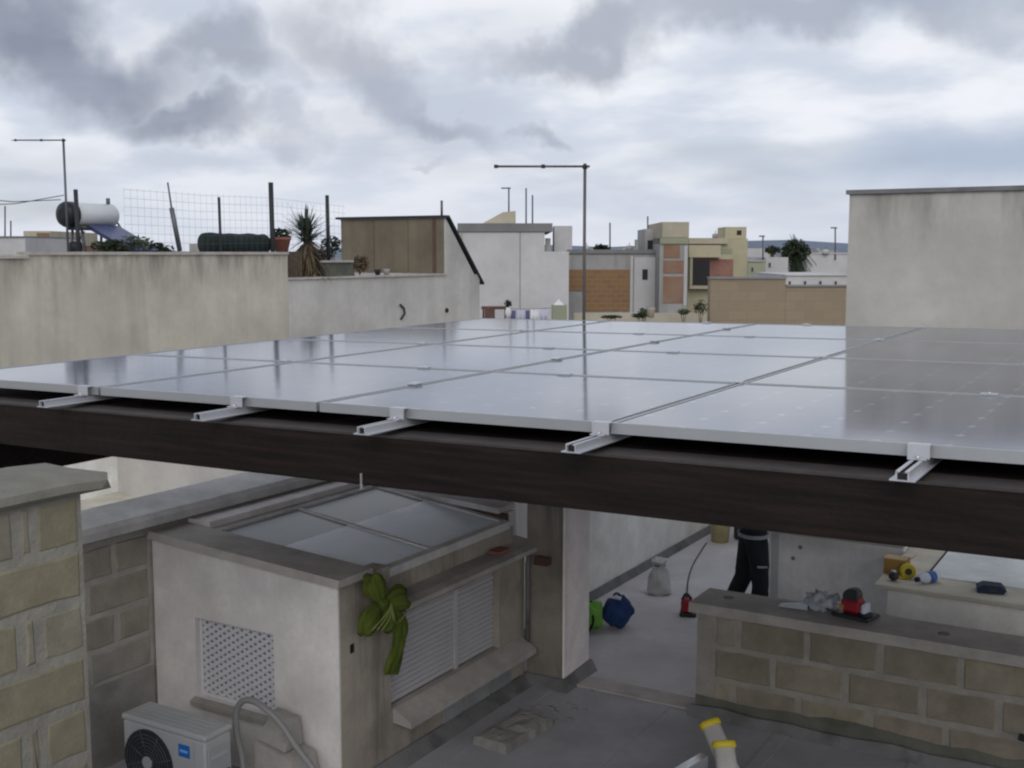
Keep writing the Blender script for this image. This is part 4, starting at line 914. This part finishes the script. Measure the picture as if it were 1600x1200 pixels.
for x, y, d, w_, h_, lb in ((1207, 390, 86, 13, 7, 'dark round treetop beside the palm'), (1086, 381, 70, 6, 6, 'small dark treetop over the yellow house roof'), (940, 388, 56, 12, 5, 'small dark tree over the grey roof edge')):
    c = WD(x, y, d); s = d/FPX; t = thing('distant_tree', lb, 'tree', (c.x, c.y, -7)); mb = MB(); leaves(mb, c, w_*s, w_*s, h_*s, 260, .16, rnd, .3); cw(t, mb, 'crown', 'leaf_dark'); cw(t, MB().tube([(c.x, c.y, -7), c], [.25, .15], 6), 'trunk', 'bark')

# ================================================================== NEIGHBOURING ROOF JUST BEYOND THE MODULES (26 m away)
d = 26; o = WD(900, 395, d); zr = WD(800, 508, d).z
rt_ = thing('flat_roof', 'low flat roof with odds and ends beyond the solar panels', 'roof', (o.x, o.y, -7), TH)
MB().box(-2.6, 3.6, -8, .6, 0, zr+7).build('roof_block', 'far_band', rt_)
def lw(x, y, dep=d): return WD(x, y, dep)
def card(x0, x1, y0, y1, dep, th): 
    a_, b_ = lw(x0, y1, dep), lw(x1, y0, dep); f_ = FW0*th; c_, e_ = Vector((b_.x, b_.y, a_.z)), Vector((a_.x, a_.y, b_.z))
    return MB().hull([a_, c_, c_+f_, a_+f_], [e_, b_, b_+f_, e_+f_])
tb = thing('brown_bench', 'dark brown bench with box beneath, right of the shed', 'bench', lw(775, 497))
cw(tb, card(752, 792, 479.5, 483.5, d, .4), 'top', 'wood_brown')
for x in (754, 788): cw(tb, card(x, x+2, 483.6, 508, d, .3), 'leg', 'wood_brown')
cw(tb, card(757, 773, 484, 508, d-.05, .3), 'box', 'wood_brown')
pp = thing('round_shrub_pot', 'dark round shrub in a white pot beside the bench', 'plant', lw(795, 497)); c_ = lw(794, 474); mb = MB(); leaves(mb, c_, .085, .085, .09, 200, .03, rnd, .2); cw(pp, mb, 'foliage', 'leaf_dark')
c_ = lw(794, 497); cw(pp, MB().lathe([(.06, c_.z), (.08, c_.z+.14), (.04, c_.z+.24)], (c_.x, c_.y, 0), 12), 'pot', 'laundry_c')
for i, (x0, x1, y0, m, lb) in enumerate(((797, 806, 485, 'laundry_b', 'dark laundry piece hanging beside the round shrub'), (807, 820, 483, 'laundry_a', 'pale lilac laundry piece, second from the left'), (821, 828, 485, 'laundry_b', 'narrow dark blue laundry piece in the middle'), (829, 842, 483, 'laundry_c', 'white laundry piece hanging right of the dark blue one'), (843, 856, 482, 'laundry_a', 'rightmost lilac laundry piece on the line'))):
    mb = MB(); n = 8; rows = []
    for j in range(n+1):
        x = x0 + (x1-x0)*j/n; p0_, p1_ = lw(x, y0), lw(x, 505); off = FW0*(.03*math.sin(j*1.7+i)); rows.append((p0_+off*.3, p1_+off, p0_+off*.3+FW0*.012, p1_+off+FW0*.012))
    vs = [q for r_ in rows for q in r_]; fs = []
    for j in range(n): a_ = 4*j; fs += [(a_, a_+4, a_+5, a_+1), (a_+2, a_+3, a_+7, a_+6), (a_, a_+2, a_+6, a_+4), (a_+1, a_+5, a_+7, a_+3)]
    mb.add(vs, fs, True); tag(mb.build('laundry', m), lb, 'laundry', 'washing on the far roof')
tag(MB().tube([lw(790, 482.5), lw(825, 482.9), lw(862, 481)], .006, 5).build('washing_line', 'galv'), 'washing line strung over the far roof', 'line')
hut = thing('roof_turret', 'small greenish block with a white pyramid top near the antenna mast', 'chimney', lw(873, 497))
cw(hut, card(863, 886, 477, 508, d, .5), 'body', 'far_green'); a_, b_ = lw(865, 476.8), lw(882, 476.8); f_ = FW0*.4; ap = (a_+b_+f_)/2 + Vector((0, 0, .13))
cw(hut, MB().add([a_, b_, b_+f_, a_+f_, ap], [(0, 1, 4), (1, 2, 4), (2, 3, 4), (3, 0, 4), (3, 2, 1, 0)]), 'pyramid_top', 'laundry_c')
for x, y, w_, h_, m, lb in ((1007, 488, 9, 8, 'leaf', 'small leafy plant below the white bay'), (1000, 493, 14, 4, 'leaf_dark', 'low dark plant along the panel edge'), (1095, 480, 12, 12, 'leaf_dark', 'dark bush against the tan wall end'), (1068, 487, 10, 5, 'leaf', 'low green plant below the brick tower'), (955, 495, 18, 3, 'leaf_dark', 'thin dark row of plants below the orange blocks')):
    dd = 29; c_ = WD(x, y, dd); s = dd/FPX; bush('roof_plant', lb, c_, w_*s, .25, h_*s, 260, .035, m, 'plant', zbase=WD(x, 511, dd).z, grp='plants on the far roof')
o = WD(1050, 395, 29); r2 = thing('planted_roof', 'pale roof strip with plants in front of the brick tower', 'roof', (o.x, o.y, -7), TH)
MB().box(-2.4, 1.05, -4, .9, 0, WD(800, 512, 29).z+7).build('roof_block', 'far_band', r2); MB().box(-2.4, 1.05, .9, 1.1, 0, WD(800, 493, 29).z+7).build('edge', 'far_beige', r2)
c_ = WD(1017, 489, 28.5); tag(MB().lathe([(.07, c_.z-.12), (.11, c_.z+.1), (.12, c_.z+.12)], (c_.x, c_.y, 0), 12).build('pale_pot', 'far_beige'), 'pale plant pot below the white bay', 'pot')

# ================================================================== THINGS ON THE TERRACE
# air conditioner
ac = thing('air_conditioner', 'white outdoor air conditioner unit with dark fan grille and blue badge', 'air conditioner', (-5.445, 5.01, 0))
x0, x1, y0, y1, zt_ = -.365, .365, -.115, .115, .53
MB().box(x0, x1, y0, y1, .03, zt_-.03, .012).build('casing', 'plastic_white', ac)
tp_ = MB().box(x0-.008, x1+.008, y0-.008, y1+.008, zt_-.028, zt_+.012, .012).build('top_panel', 'plastic_white', ac)
for k in range(4): MB().box(x0+.05, x1-.05, y0+.035+k*.045, y0+.05+k*.045, zt_+.012, zt_+.016).build('top_rib', 'plastic_white', tp_)
fg = MB().lathe([(.215, y0-.012), (.215, y0+.0), (.20, y0-.001)], (-.13, 0, .265), 32, 'y').build('fan_grille', 'plastic_dark', ac)
for rr in (.06, .085, .11, .135, .16, .185): 
    pts = [(-.13+rr*math.cos(2*math.pi*k/28), y0-.016, .265+rr*math.sin(2*math.pi*k/28)) for k in range(29)]; MB().tube(pts, .0035, 4, cap=False).build('grille_ring', 'galv', fg)
for k in range(8): a_ = math.pi*k/4; MB().tube([(-.13+.04*math.cos(a_), y0-.017, .265+.04*math.sin(a_)), (-.13+.21*math.cos(a_+.3), y0-.014, .265+.21*math.sin(a_+.3))], .004, 4).build('grille_spoke', 'galv', fg)
MB().lathe([(.042, y0-.022), (.042, y0-.012)], (-.13, 0, .265), 20, 'y').build('hub', 'plastic_grey', fg)
bd = MB().box(.14, .235, y0-.004, y0-.0005, .37, .45).build('badge', 'badge_blue', ac); MB().box(.155, .22, y0-.006, y0-.0042, .40, .417).build('badge_mark', 'badge_pale', bd)
MB().box(.27, .278, y0-.003, y0+.0, .04, zt_-.04).build('panel_seam', 'plastic_grey', ac)
sp = MB().box(x1, x1+.012, y0+.02, y1-.02, .12, .44, .004).build('side_cover', 'plastic_grey', ac); MB().box(x1+.012, x1+.025, y0+.04, y1-.05, .38, .405).build('handle', 'plastic_white', sp)
for k in range(3): MB().box(x1+.012, x1+.018, y0+.05, y1-.04, .16+k*.05, .175+k*.05).build('louvre', 'plastic_dark', sp)
for x in (-.26, .26): MB().box(x-.03, x+.03, y0-.03, y1+.03, .0, .03).build('foot', 'plastic_dark', ac)
hp = [(-4.99, 5.10, .22), (-5.02, 5.16, .20), (-5.07, 5.2, .30), (-5.11, 5.2, .45), (-5.10, 5.2, .60), (-5.04, 5.2, .675), (-4.95, 5.2, .69), (-4.86, 5.2, .66), (-4.76, 5.22, .585), (-4.62, 5.22, .45), (-4.48, 5.22, .33), (-4.36, 5.2, .20), (-4.25, 5.15, .06), (-4.1, 5.05, .03)]
def smooth(pts, n=4):
    P = [Vector(p) for p in pts]; out = []
    for i in range(len(P)-1):
        a, b, c, d_ = P[max(i-1, 0)], P[i], P[i+1], P[min(i+2, len(P)-1)]
        for k in range(n):
            t = k/n; out.append(.5*((2*b) + (-a+c)*t + (2*a-5*b+4*c-d_)*t*t + (-a+3*b-3*c+d_)*t**3))
    return out + [P[-1]]
tag(MB().tube(smooth(hp), .021, 10).build('flexible_conduit', 'hose'), 'grey flexible conduit looping out behind the air conditioner', 'hose')
tag(MB().hull([(-5.05,5.28,0),(-4.66,5.28,0),(-4.66,5.52,0),(-5.05,5.52,0)], [(-5.05,5.30,.36),(-4.74,5.30,.30),(-4.74,5.52,.30),(-5.05,5.52,.36)]).build('cable_box', 'coping'), 'grey low box behind the conduit below the lattice window', 'box')
tag(MB().hull([(-5.06,5.33,.37),(-4.82,5.33,.33),(-4.82,5.5,.33),(-5.06,5.5,.37)], [(-5.04,5.46,.52),(-4.86,5.46,.50),(-4.86,5.52,.50),(-5.04,5.52,.52)]).build('stone_offcut', 'concrete'), 'pale stone piece leaning below the lattice window', 'stone')
# green cloth tied at the house corner
gc = thing('green_cloth', 'olive green cloth tied in a bow at the corner of the house', 'cloth', (-4.46, 5.8, 1.2))
def ribbon(pts, wv, th=.006, n=5):
    mb = MB(); P = smooth(pts, n); W = [Vector(w_) for w_ in wv]; m_ = len(P); seg = 6; rows = []
    for i, p_ in enumerate(P):
        u = i/(m_-1)*(len(W)-1); k = min(int(u), len(W)-2); w_ = W[k].lerp(W[k+1], u-k); t_ = (P[min(i+1, m_-1)]-P[max(i-1, 0)]).normalized(); nn = w_.cross(t_).normalized()
        rows.append([p_ + w_*(j/seg-.5) + nn*(.014*math.sin(j*2.3+i*.5)) for j in range(seg+1)] + [p_ + w_*(j/seg-.5) + nn*(.014*math.sin(j*2.3+i*.5)+th) for j in range(seg+1)])
    s1 = seg+1; vs = [q for r_ in rows for q in r_]; fs = []
    for i in range(m_-1):
        a_ = i*2*s1; b_ = a_+2*s1
        for j in range(seg): fs += [(a_+j, a_+j+1, b_+j+1, b_+j), (a_+s1+j, b_+s1+j, b_+s1+j+1, a_+s1+j+1)]
        fs += [(a_, b_, b_+s1, a_+s1), (a_+seg, a_+s1+seg, b_+s1+seg, b_+seg)]
    mb.add(vs, fs, True); return mb
def puff(c, axis, ln, wd, seed, folds=9):
    """a gathered fold of cloth: narrow at the knot, widening outwards, pleated round its axis, end tucked in"""
    rn = random.Random(seed); ax = Vector(axis).normalized(); u = ax.cross(Vector((0,0,1))); u = u.normalized() if u.length > .1 else Vector((1,0,0)); v = ax.cross(u); rows = []
    prof = [(0, .22), (.15, .42), (.35, .75), (.6, 1.0), (.82, .95), (.96, .6), (.9, .3)]; n = 36; ph = rn.uniform(0, 6)
    for t, q in prof:
        row = []
        for k in range(n):
            a = 2*math.pi*k/n; w_ = wd*q*(1 + .20*math.sin(folds*a+ph) + .10*math.sin(3*a+ph*2+t*3)); sag = Vector((0,0,-.04*t*t))
            row.append(Vector(c) + ax*(ln*t*(1+.10*math.sin(2*a+ph))) + u*w_*math.cos(a)*.55 + v*w_*math.sin(a) + sag)
        rows.append(row)
    mb = MB(); mb.add([q for r_ in rows for q in r_], [(i*n+k, i*n+(k+1) % n, (i+1)*n+(k+1) % n, (i+1)*n+k) for i in range(len(rows)-1) for k in range(n)] + [tuple(range(n)), tuple(range((len(rows)-1)*n, len(rows)*n))], True); return mb
KN = (-4.43, 5.86, 1.22)
cw(gc, puff(KN, (-.12, -.35, 1), .27, .075, 1), 'upper_fold', 'cloth_green')
cw(gc, puff(KN, (.12, 1, .10), .24, .085, 2), 'right_fold', 'cloth_green')
cw(gc, puff(KN, (.0, -1, -.38), .24, .080, 3), 'left_fold', 'cloth_green')
cw(gc, puff(KN, (.25, .15, -1), .15, .055, 4), 'lower_fold', 'cloth_green')
cw(gc, ribbon([(-4.42,5.93,1.19),(-4.39,5.97,1.10),(-4.39,5.985,.96),(-4.40,5.96,.84),(-4.42,5.92,.73)], [(.02,.06,0),(.03,.12,.01),(.02,.155,.03),(.03,.145,.02),(.02,.11,-.03)]), 'tail', 'cloth_green')
cw(gc, MB().blob(KN, .045, .055, .05, 3, .12, 2.5, 14, 9, .08), 'knot', 'cloth_green')
for k in range(6): a_ = -.9+k*.36; cw(gc, MB().tube(smooth([(-4.375,5.88,1.24),(-4.36,5.86+.05*math.sin(a_*2),1.19-.02*k),(-4.38,5.80+.05*k-.12*(k < 3),1.08+.015*abs(k-2))], 3), .0045, 5), 'cord', 'cloth_cord')
# stone slab on the floor
sl_ = thing('stone_slab', 'broken rough stone slab lying on the grey floor beside the house', 'stone', (-4.08, 6.95, 0), R(-4))
bm_ = MB(); rn = random.Random(3); nx, ny = 5, 8; top = []
for i in range(nx+1):
    for j in range(ny+1): top.append((-.14+.28*i/nx+rn.uniform(-.012,.012), -.29+.58*j/ny+rn.uniform(-.012,.012), .085+rn.uniform(-.012,.012) - (.02 if i in (0, nx) or j in (0, ny) else 0)))
n_ = len(top); bot = [(x*1.02, y*1.02, .002) for x, y, z in top]; fs = []
for i in range(nx):
    for j in range(ny): a_ = i*(ny+1)+j; fs += [(a_, a_+1, a_+ny+2, a_+ny+1), (n_+a_, n_+a_+ny+1, n_+a_+ny+2, n_+a_+1)]
rim = [j for j in range(ny+1)] + [i*(ny+1)+ny for i in range(1, nx+1)] + [nx*(ny+1)+j for j in range(ny-1, -1, -1)] + [i*(ny+1) for i in range(nx-1, 0, -1)]
for a_, b_ in zip(rim, rim[1:]+rim[:1]): fs.append((a_, b_, b_+n_, a_+n_))
bm_.add(top+bot, fs).build('slab', 'rubble', sl_)
grit = MB(); rn = random.Random(14)
for k in range(34):
    x, y, q = rn.gauss(-4.1, .16), rn.gauss(7.35, .25), rn.uniform(.006, .018)
    if x > -4.42: grit.box(x-q, x+q, y-q*.8, y+q*.8, .001, q*1.2)
tag(grit.build('grit', 'rubble'), 'loose grit and crumbs on the floor near the pillar', 'grit', kind='stuff')
# ladder: two rails with yellow end caps, rungs
ld = thing('ladder', 'aluminium ladder with yellow end caps standing before the block parapet', 'ladder', (-2.6, 7.1, 0))
def rail_(p0, p1, w_=.055, d_=.085):
    p0, p1 = Vector(p0), Vector(p1); t_ = (p1-p0).normalized(); u = Vector((1, .25, 0)).normalized(); u = (u - t_*u.dot(t_)).normalized(); v = t_.cross(u)
    q = [u*w_+v*d_, -u*w_+v*d_, -u*w_-v*d_, u*w_-v*d_]
    return MB().hull([p0+x for x in q], [p1+x for x in q]), t_, u, v
tops = (WZ(1109, 1131, .42), WZ(1131, 1163, .50)); feet = (WZ(1165, 1262, .02), WZ(1150, 1320, .02))
for tp_, ft_ in zip(tops, feet):
    t_ = (tp_-ft_).normalized(); u = (RT - t_*RT.dot(t_)).normalized(); v = t_.cross(u)
    def ring(c, ru, rv): return [c + u*ru*math.cos(2*math.pi*k/20)*(1+.12*abs(math.sin(4*math.pi*k/20))) + v*rv*math.sin(2*math.pi*k/20)*(1+.12*abs(math.sin(4*math.pi*k/20))) for k in range(20)]
    def loft(rs):
        mb = MB(); n = 20; mb.add([q for r_ in rs for q in r_], [(i*n+k, i*n+(k+1) % n, (i+1)*n+(k+1) % n, (i+1)*n+k) for i in range(len(rs)-1) for k in range(n)] + [tuple(range(n)), tuple(range((len(rs)-1)*n, len(rs)*n))], True); return mb
    cw(ld, loft([ring(ft_, .062, .045), ring(tp_, .062, .045), ring(tp_+t_*.004, .05, .034), ring(tp_-t_*.09, .048, .033)]), 'rail', 'white_dirty')
    cw(ld, loft([ring(tp_-t_*.025, .0635, .0465), ring(tp_-t_*.02, .071, .053), ring(tp_+t_*.012, .071, .053), ring(tp_+t_*.018, .062, .045), ring(tp_+t_*.012, .052, .036), ring(tp_-t_*.03, .0505, .0345)]), 'end_cap', 'yellow')
for f in (.25, .72):
    a_ = feet[1].lerp(tops[1], f*.7); b_ = Vector((-2.60, 6.30+f*.3, .06+f*.25)); cw(ld, MB().tube([a_, b_], .016, 8), 'rung', 'alu')
cw(ld, MB().hull([(-2.70,6.05,.01),(-2.64,6.03,.01),(-2.50,6.72,.01),(-2.56,6.74,.01)], [(-2.70,6.05,.30),(-2.64,6.03,.30),(-2.50,6.72,.30),(-2.56,6.74,.30)]), 'second_rail', 'alu')
tag(MB().tube([(-.80,7.80,.40),(-.55,7.84,.33),(-.3,7.84,.28)], .025, 8).build('black_pipe', 'plastic_dark'), 'short black pipe poking in at the right edge before the block parapet', 'pipe')
# bags, sack, tool, cable, bucket
bb = thing('blue_bag', 'round blue bag sitting on the pale floor by the wall', 'bag', (-4.47, 9.55, .012))
crumple(MB().blob((0, 0, .15), .125, .165, .15, 5, .12, 2.2, 28, 18, .03), .022, 13, 5).build('body', 'bag_blue', bb); MB().tube(smooth([(-.05,-.05,.27),(-.02,0,.32),(.02,.05,.27)]), .01, 6).build('handle', 'navy', bb); MB().box(-.05, .05, -.06, .0, .275, .30, .006).build('label_patch', 'bottle_white', bb)
gb = thing('green_bag', 'lime green bag next to the blue bag, half hidden by the pillar', 'bag', (-4.66, 9.33, .012))
crumple(MB().blob((0, 0, .135), .125, .14, .13, 9, .14, 2.4, 28, 18, .03), .022, 13, 6).build('body', 'bag_green', gb); MB().tube(smooth([(-.06,-.03,.22),(0,0,.27),(.06,.02,.22)]), .012, 6).build('handle', 'trousers', gb); MB().tube(smooth([(.05,-.11,.02),(.09,-.1,.12),(.05,-.06,.22)]), .012, 6).build('strap', 'trousers', gb)
sk = thing('white_sack', 'crumpled white sack tied at the top on the floor', 'sack', (-4.56, 10.73, .012))
crumple(MB().lathe([(.10,.0),(.125,.025),(.124,.055),(.118,.09),(.108,.16),(.092,.23),(.07,.275),(.06,.30),(.075,.325),(.085,.35),(.05,.372),(.02,.36)], (0,0,0), 30, wob=.10, smooth=False), .013, 14, 3).build('body', 'sack', sk); MB().tube([(.06*math.cos(k*.7),.06*math.sin(k*.7),.30) for k in range(10)], .006, 5).build('tie', 'trousers', sk)
rt2 = thing('red_tool', 'small red power tool on the floor beside the block parapet', 'tool', (-4.05, 10.2, .012), R(20))
MB().box(-.05, .06, -.06, .06, .03, .16, .02).build('body', 'red_tool', rt2); MB().box(-.06, .10, -.08, .08, .0, .035, .01).build('base', 'plastic_dark', rt2); MB().tube(smooth([(-.04,0,.15),(0,0,.21),(.05,0,.16)]), .014, 6).build('handle', 'plastic_dark', rt2)
cb_ = [Vector((-4.06, 10.22, .19)), WZ(1074, 935, .08)] + [WZ(x, y, .018) for x, y in ((1074, 915), (1078, 895), (1085, 878), (1096, 860), (1104, 848))]
tag(MB().tube(smooth(cb_, 5), .008, 6).build('power_cable', 'plastic_dark'), 'thin black cable from the red tool across the floor', 'cable')
bk = thing('bucket', 'dirty yellowish bucket standing at the end of the wall', 'bucket', (-4.78, 13.1, .012))
MB().lathe([(.105,.0),(.125,.26),(.132,.265),(.132,.285),(.118,.285),(.10,.02)], (0,0,0), 20).build('body', 'bucket', bk); MB().tube([(.13*math.cos(a_), -.13*math.sin(a_)*.5-.02, .27-.1*math.sin(a_)) for a_ in [math.pi*k/10 for k in range(11)]], .004, 5).build('handle', 'galv', bk)
db = thing('dark_tool_bag', 'black tool bag beside the yellowish bucket', 'bag', (-4.50, 13.35, .012)); MB().box(-.17, .14, -.1, .1, 0, .25, .03).build('body', 'plastic_dark', db); MB().tube(smooth([(-.1,0,.24),(0,0,.34),(.1,0,.24)]), .012, 6).build('handle', 'plastic_dark', db)
# on the block parapet
rd = thing('red_drill_box', 'dark red tool on a black tray on top of the block parapet', 'tool', (-1.98, 8.27, .873), R(-12))
MB().box(-.14, .15, -.10, .10, 0, .03, .01).build('tray', 'plastic_dark', rd); MB().box(-.09, .06, -.06, .06, .031, .14, .022).build('body', 'red_tool', rd); MB().lathe([(.055,-.05),(.06,-.02),(.055,.05)], (-.02, 0, .15), 16, 'y').build('motor', 'plastic_dark', rd)
MB().box(.062, .10, -.05, .05, .031, .115, .012).build('guard', 'bottle_white', rd); MB().box(-.092, -.06, -.062, -.055, .05, .09).build('sticker', 'cardboard', rd)
MB().lathe([(.05,.031),(.05,.05)], (.1,-.03,0), 14).build('disc', 'iron', rd)
pb = thing('plastic_bag', 'crumpled clear plastic bag on the block parapet beside the red tool', 'bag', (-2.24, 8.30, .873))
crumple(MB().blob((0,0,.06), .11, .075, .07, 17, .25, 3.0, 24, 14, .12), .03, 18, 2).build('bag', 'plastic_bag', pb); MB().hull([(-.30,-.08,.0),(-.08,-.06,.0),(-.08,0,.0),(-.30,-.03,.0)], [(-.28,-.07,.02),(-.08,-.05,.045),(-.08,-.01,.045),(-.28,-.04,.02)]).build('loose_end', 'plastic_bag', pb)
# on the right-hand coping
bx_ = thing('cardboard_box', 'small open orange brown box on the beige coping', 'box', (-2.10, 10.23, .702), R(-3))
MB().box(-.095, .095, -.07, .07, 0, .13).build('carton', 'cardboard', bx_); MB().box(-.097, .097, -.072, .072, .131, .142).build('lid', 'cardboard_top', bx_); MB().hull([(.096,-.07,.13),(.10,-.07,.13),(.10,.07,.13),(.096,.07,.13)], [(.15,-.07,.175),(.155,-.07,.173),(.155,.07,.173),(.15,.07,.175)]).build('flap', 'cardboard_top', bx_)
yt = thing('yellow_tape_measure', 'yellow tape reel with black centre in front of the box', 'tape', (-1.98, 10.10, .702), R(25)); MB().lathe([(.06,-.025),(.065,-.02),(.065,.02),(.06,.025)], (0,0,.066), 20, 'y').build('reel', 'yellow', yt); MB().lathe([(.03,-.03),(.03,.03)], (0,0,.066), 16, 'y').build('hub', 'plastic_dark', yt)
MB().box(-.08, .0, -.03, .03, 0, .02, .005).build('tongue', 'yellow', yt)
gr = thing('grinder_head', 'small dark round tool below the yellow reel', 'tool', (-2.07, 9.97, .702)); MB().blob((0,0,.042), .045, .045, .042, 2, .06).build('body', 'plastic_dark', gr); MB().lathe([(.02,.07),(.022,.09)], (0,0,0), 10).build('cap', 'alu', gr)
bt = thing('white_bottle', 'white and blue plastic bottle lying on the coping', 'bottle', (-1.80, 10.05, .702), R(60)); MB().lathe([(.02,-.12),(.022,-.09),(.046,-.06),(.048,.1),(.04,.115)], (0,0,.049), 18, 'x').build('body', 'bottle_white', bt); MB().lathe([(.0485,-.02),(.0485,.06)], (0,0,.049), 18, 'x').build('label_band', 'bottle_blue', bt)
MB().lathe([(.022,-.15),(.022,-.12)], (0,0,.049), 12, 'x').build('cap', 'navy', bt)
nv = thing('navy_case', 'flat dark navy case lying on the coping at the right', 'case', (-1.30, 10.05, .702), R(12)); MB().prism([(-.11,0),(.09,0),(.115,.03),(.08,.065),(-.06,.07),(-.115,.04)], 'y', -.07, .07).build('shell', 'navy', nv); MB().box(-.02, .04, -.073, -.0701, .02, .045).build('latch', 'plastic_dark', nv)
tag(MB().lathe([(.06,.702),(.055,.72),(.03,.724)], (-2.02, 11.5, 0), 14).build('lid_disc', 'coping'), 'grey round lid on the coping under the beam', 'lid')

# ================================================================== PERSON
def person():
    base = Vector((-3.345, 10.05, .012)); t = thing('person', 'person in dark work trousers with pale belt standing with legs apart', 'person', base, R(30.5))
    # local frame: x to the picture's right, y away from the camera, facing left with the body in profile-ish
    J = {'pelvis': (0,0,.93), 'waist': (0,0,1.04), 'chest': (-.02,0,1.28), 'neck': (-.03,0,1.46), 'headb': (-.05,0,1.54), 'head': (-.06,0,1.66), 'crown': (-.05,0,1.75),
         'hipL': (-.02,.085,.90), 'kneeL': (-.06,.09,.50), 'ankL': (-.25,.11,.10), 'toeL': (-.42,.12,.035), 'hipR': (.02,-.085,.90), 'kneeR': (.05,-.10,.49), 'ankR': (.045,-.11,.09), 'toeR': (-.12,-.12,.035),
         'shL': (-.02,.17,1.40), 'elL': (-.16,.24,1.20), 'wrL': (-.34,.18,1.34), 'haL': (-.41,.16,1.38), 'shR': (-.02,-.17,1.40), 'elR': (-.14,-.24,1.19), 'wrR': (-.32,-.18,1.34), 'haR': (-.39,-.16,1.38)}
    E_ = [('pelvis','waist'),('waist','chest'),('chest','neck'),('neck','headb'),('headb','head'),('head','crown'),('pelvis','hipL'),('hipL','kneeL'),('kneeL','ankL'),('ankL','toeL'),('pelvis','hipR'),('hipR','kneeR'),('kneeR','ankR'),('ankR','toeR'),
          ('chest','shL'),('shL','elL'),('elL','wrL'),('wrL','haL'),('chest','shR'),('shR','elR'),('elR','wrR'),('wrR','haR')]
    RD = {'pelvis': (.125,.155), 'waist': (.10,.14), 'chest': (.12,.17), 'neck': (.06,.06), 'headb': (.07,.07), 'head': (.095,.08), 'crown': (.06,.055), 'hipL': (.115,.105), 'hipR': (.115,.105), 'kneeL': (.085,.085), 'kneeR': (.085,.085), 'ankL': (.08,.08), 'ankR': (.08,.08), 'toeL': (.035,.045), 'toeR': (.035,.045),
          'shL': (.06,.06), 'shR': (.06,.06), 'elL': (.045,.045), 'elR': (.045,.045), 'wrL': (.03,.03), 'wrR': (.03,.03), 'haL': (.02,.035), 'haR': (.02,.035)}
    ks = list(J); me = bpy.data.meshes.new('body'); me.from_pydata([J[k] for k in ks], [(ks.index(a), ks.index(b)) for a, b in E_], [])
    o = bpy.data.objects.new('body', me); COL.objects.link(o); o.parent = t
    md = o.modifiers.new('skin', 'SKIN'); md.use_smooth_shade = True
    sv = me.skin_vertices[0].data
    for i, k in enumerate(ks): sv[i].radius = RD[k]; sv[i].use_root = (k == 'pelvis')
    s2 = o.modifiers.new('sub', 'SUBSURF'); s2.levels = 2; s2.render_levels = 2
    dg = bpy.context.evaluated_depsgraph_get(); ev = o.evaluated_get(dg); m2 = bpy.data.meshes.new_from_object(ev); o.modifiers.clear(); o.data = m2; m2.name = 'body'
    m2.materials.clear()
    for v in m2.vertices:
        if v.co.z < .93: v.co += mnoise.noise_vector(Vector((v.co.x*9, v.co.y*9, v.co.z*14)))*.012
    for k in ('trousers', 'shirt', 'skin', 'boot', 'hair'): m2.materials.append(M[k])
    for p in m2.polygons:
        c = p.center; p.use_smooth = True
        if c.z < .11: p.material_index = 3
        elif c.z > 1.50: p.material_index = 4 if (c.z > 1.68 or c.x > -.045) else 2
        elif c.x < -.30 and c.z > 1.2: p.material_index = 2
        elif c.z > .945: p.material_index = 1
        else: p.material_index = 0
    # belt, knee patch, face, fingers
    mb = MB(); pts = [(.135*math.cos(a), .165*math.sin(a), .925) for a in [2*math.pi*k/24 for k in range(25)]]
    for (xa, ya, za), (xb, yb, zb_) in zip(pts, pts[1:]): mb.hull([(xa,ya,za-.016),(xb,yb,zb_-.016),(xb*1.05,yb*1.05,zb_-.016),(xa*1.05,ya*1.05,za-.016)], [(xa,ya,za+.016),(xb,yb,zb_+.016),(xb*1.05,yb*1.05,zb_+.016),(xa*1.05,ya*1.05,za+.016)])
    mb.build('belt', 'belt', t)
    MB().prism([(.0,-.20),(.09,-.205),(.09,-.192),(.0,-.187)], 'z', .655, .672).build('trouser_patch', 'belt', t)
    MB().blob((-.155, 0, 1.645), .022, .014, .022, 1, .02, 2, 10, 8).build('nose', 'skin', t)
    for s in (-1, 1):
        MB().blob((-.135, .032*s, 1.672), .012, .014, .010, 1, .01, 2, 10, 8).build('eye', 'hair', t); MB().blob((-.04, .088*s, 1.65), .025, .012, .034, 1, .02, 2, 10, 8).build('ear', 'skin', t)
        hx, hy = (-.41, .16) if s > 0 else (-.39, -.16)
        for k in range(4): MB().tube(smooth([(hx, hy+(k-1.5)*.018, 1.38), (hx-.045-.006*(k in (1, 2)), hy+(k-1.5)*.019, 1.39), (hx-.07, hy+(k-1.5)*.018, 1.365)], 3), [.009]*7, 6).build('finger', 'skin', t)
        MB().tube(smooth([(hx+.03, hy-.03*s, 1.38), (hx-.0, hy-.052*s, 1.385), (hx-.03, hy-.05*s, 1.375)], 3), [.010]*7, 6).build('thumb', 'skin', t)
    MB().box(-.142, -.135, -.022, .022, 1.60, 1.607).build('mouth', 'hair', t)
person()
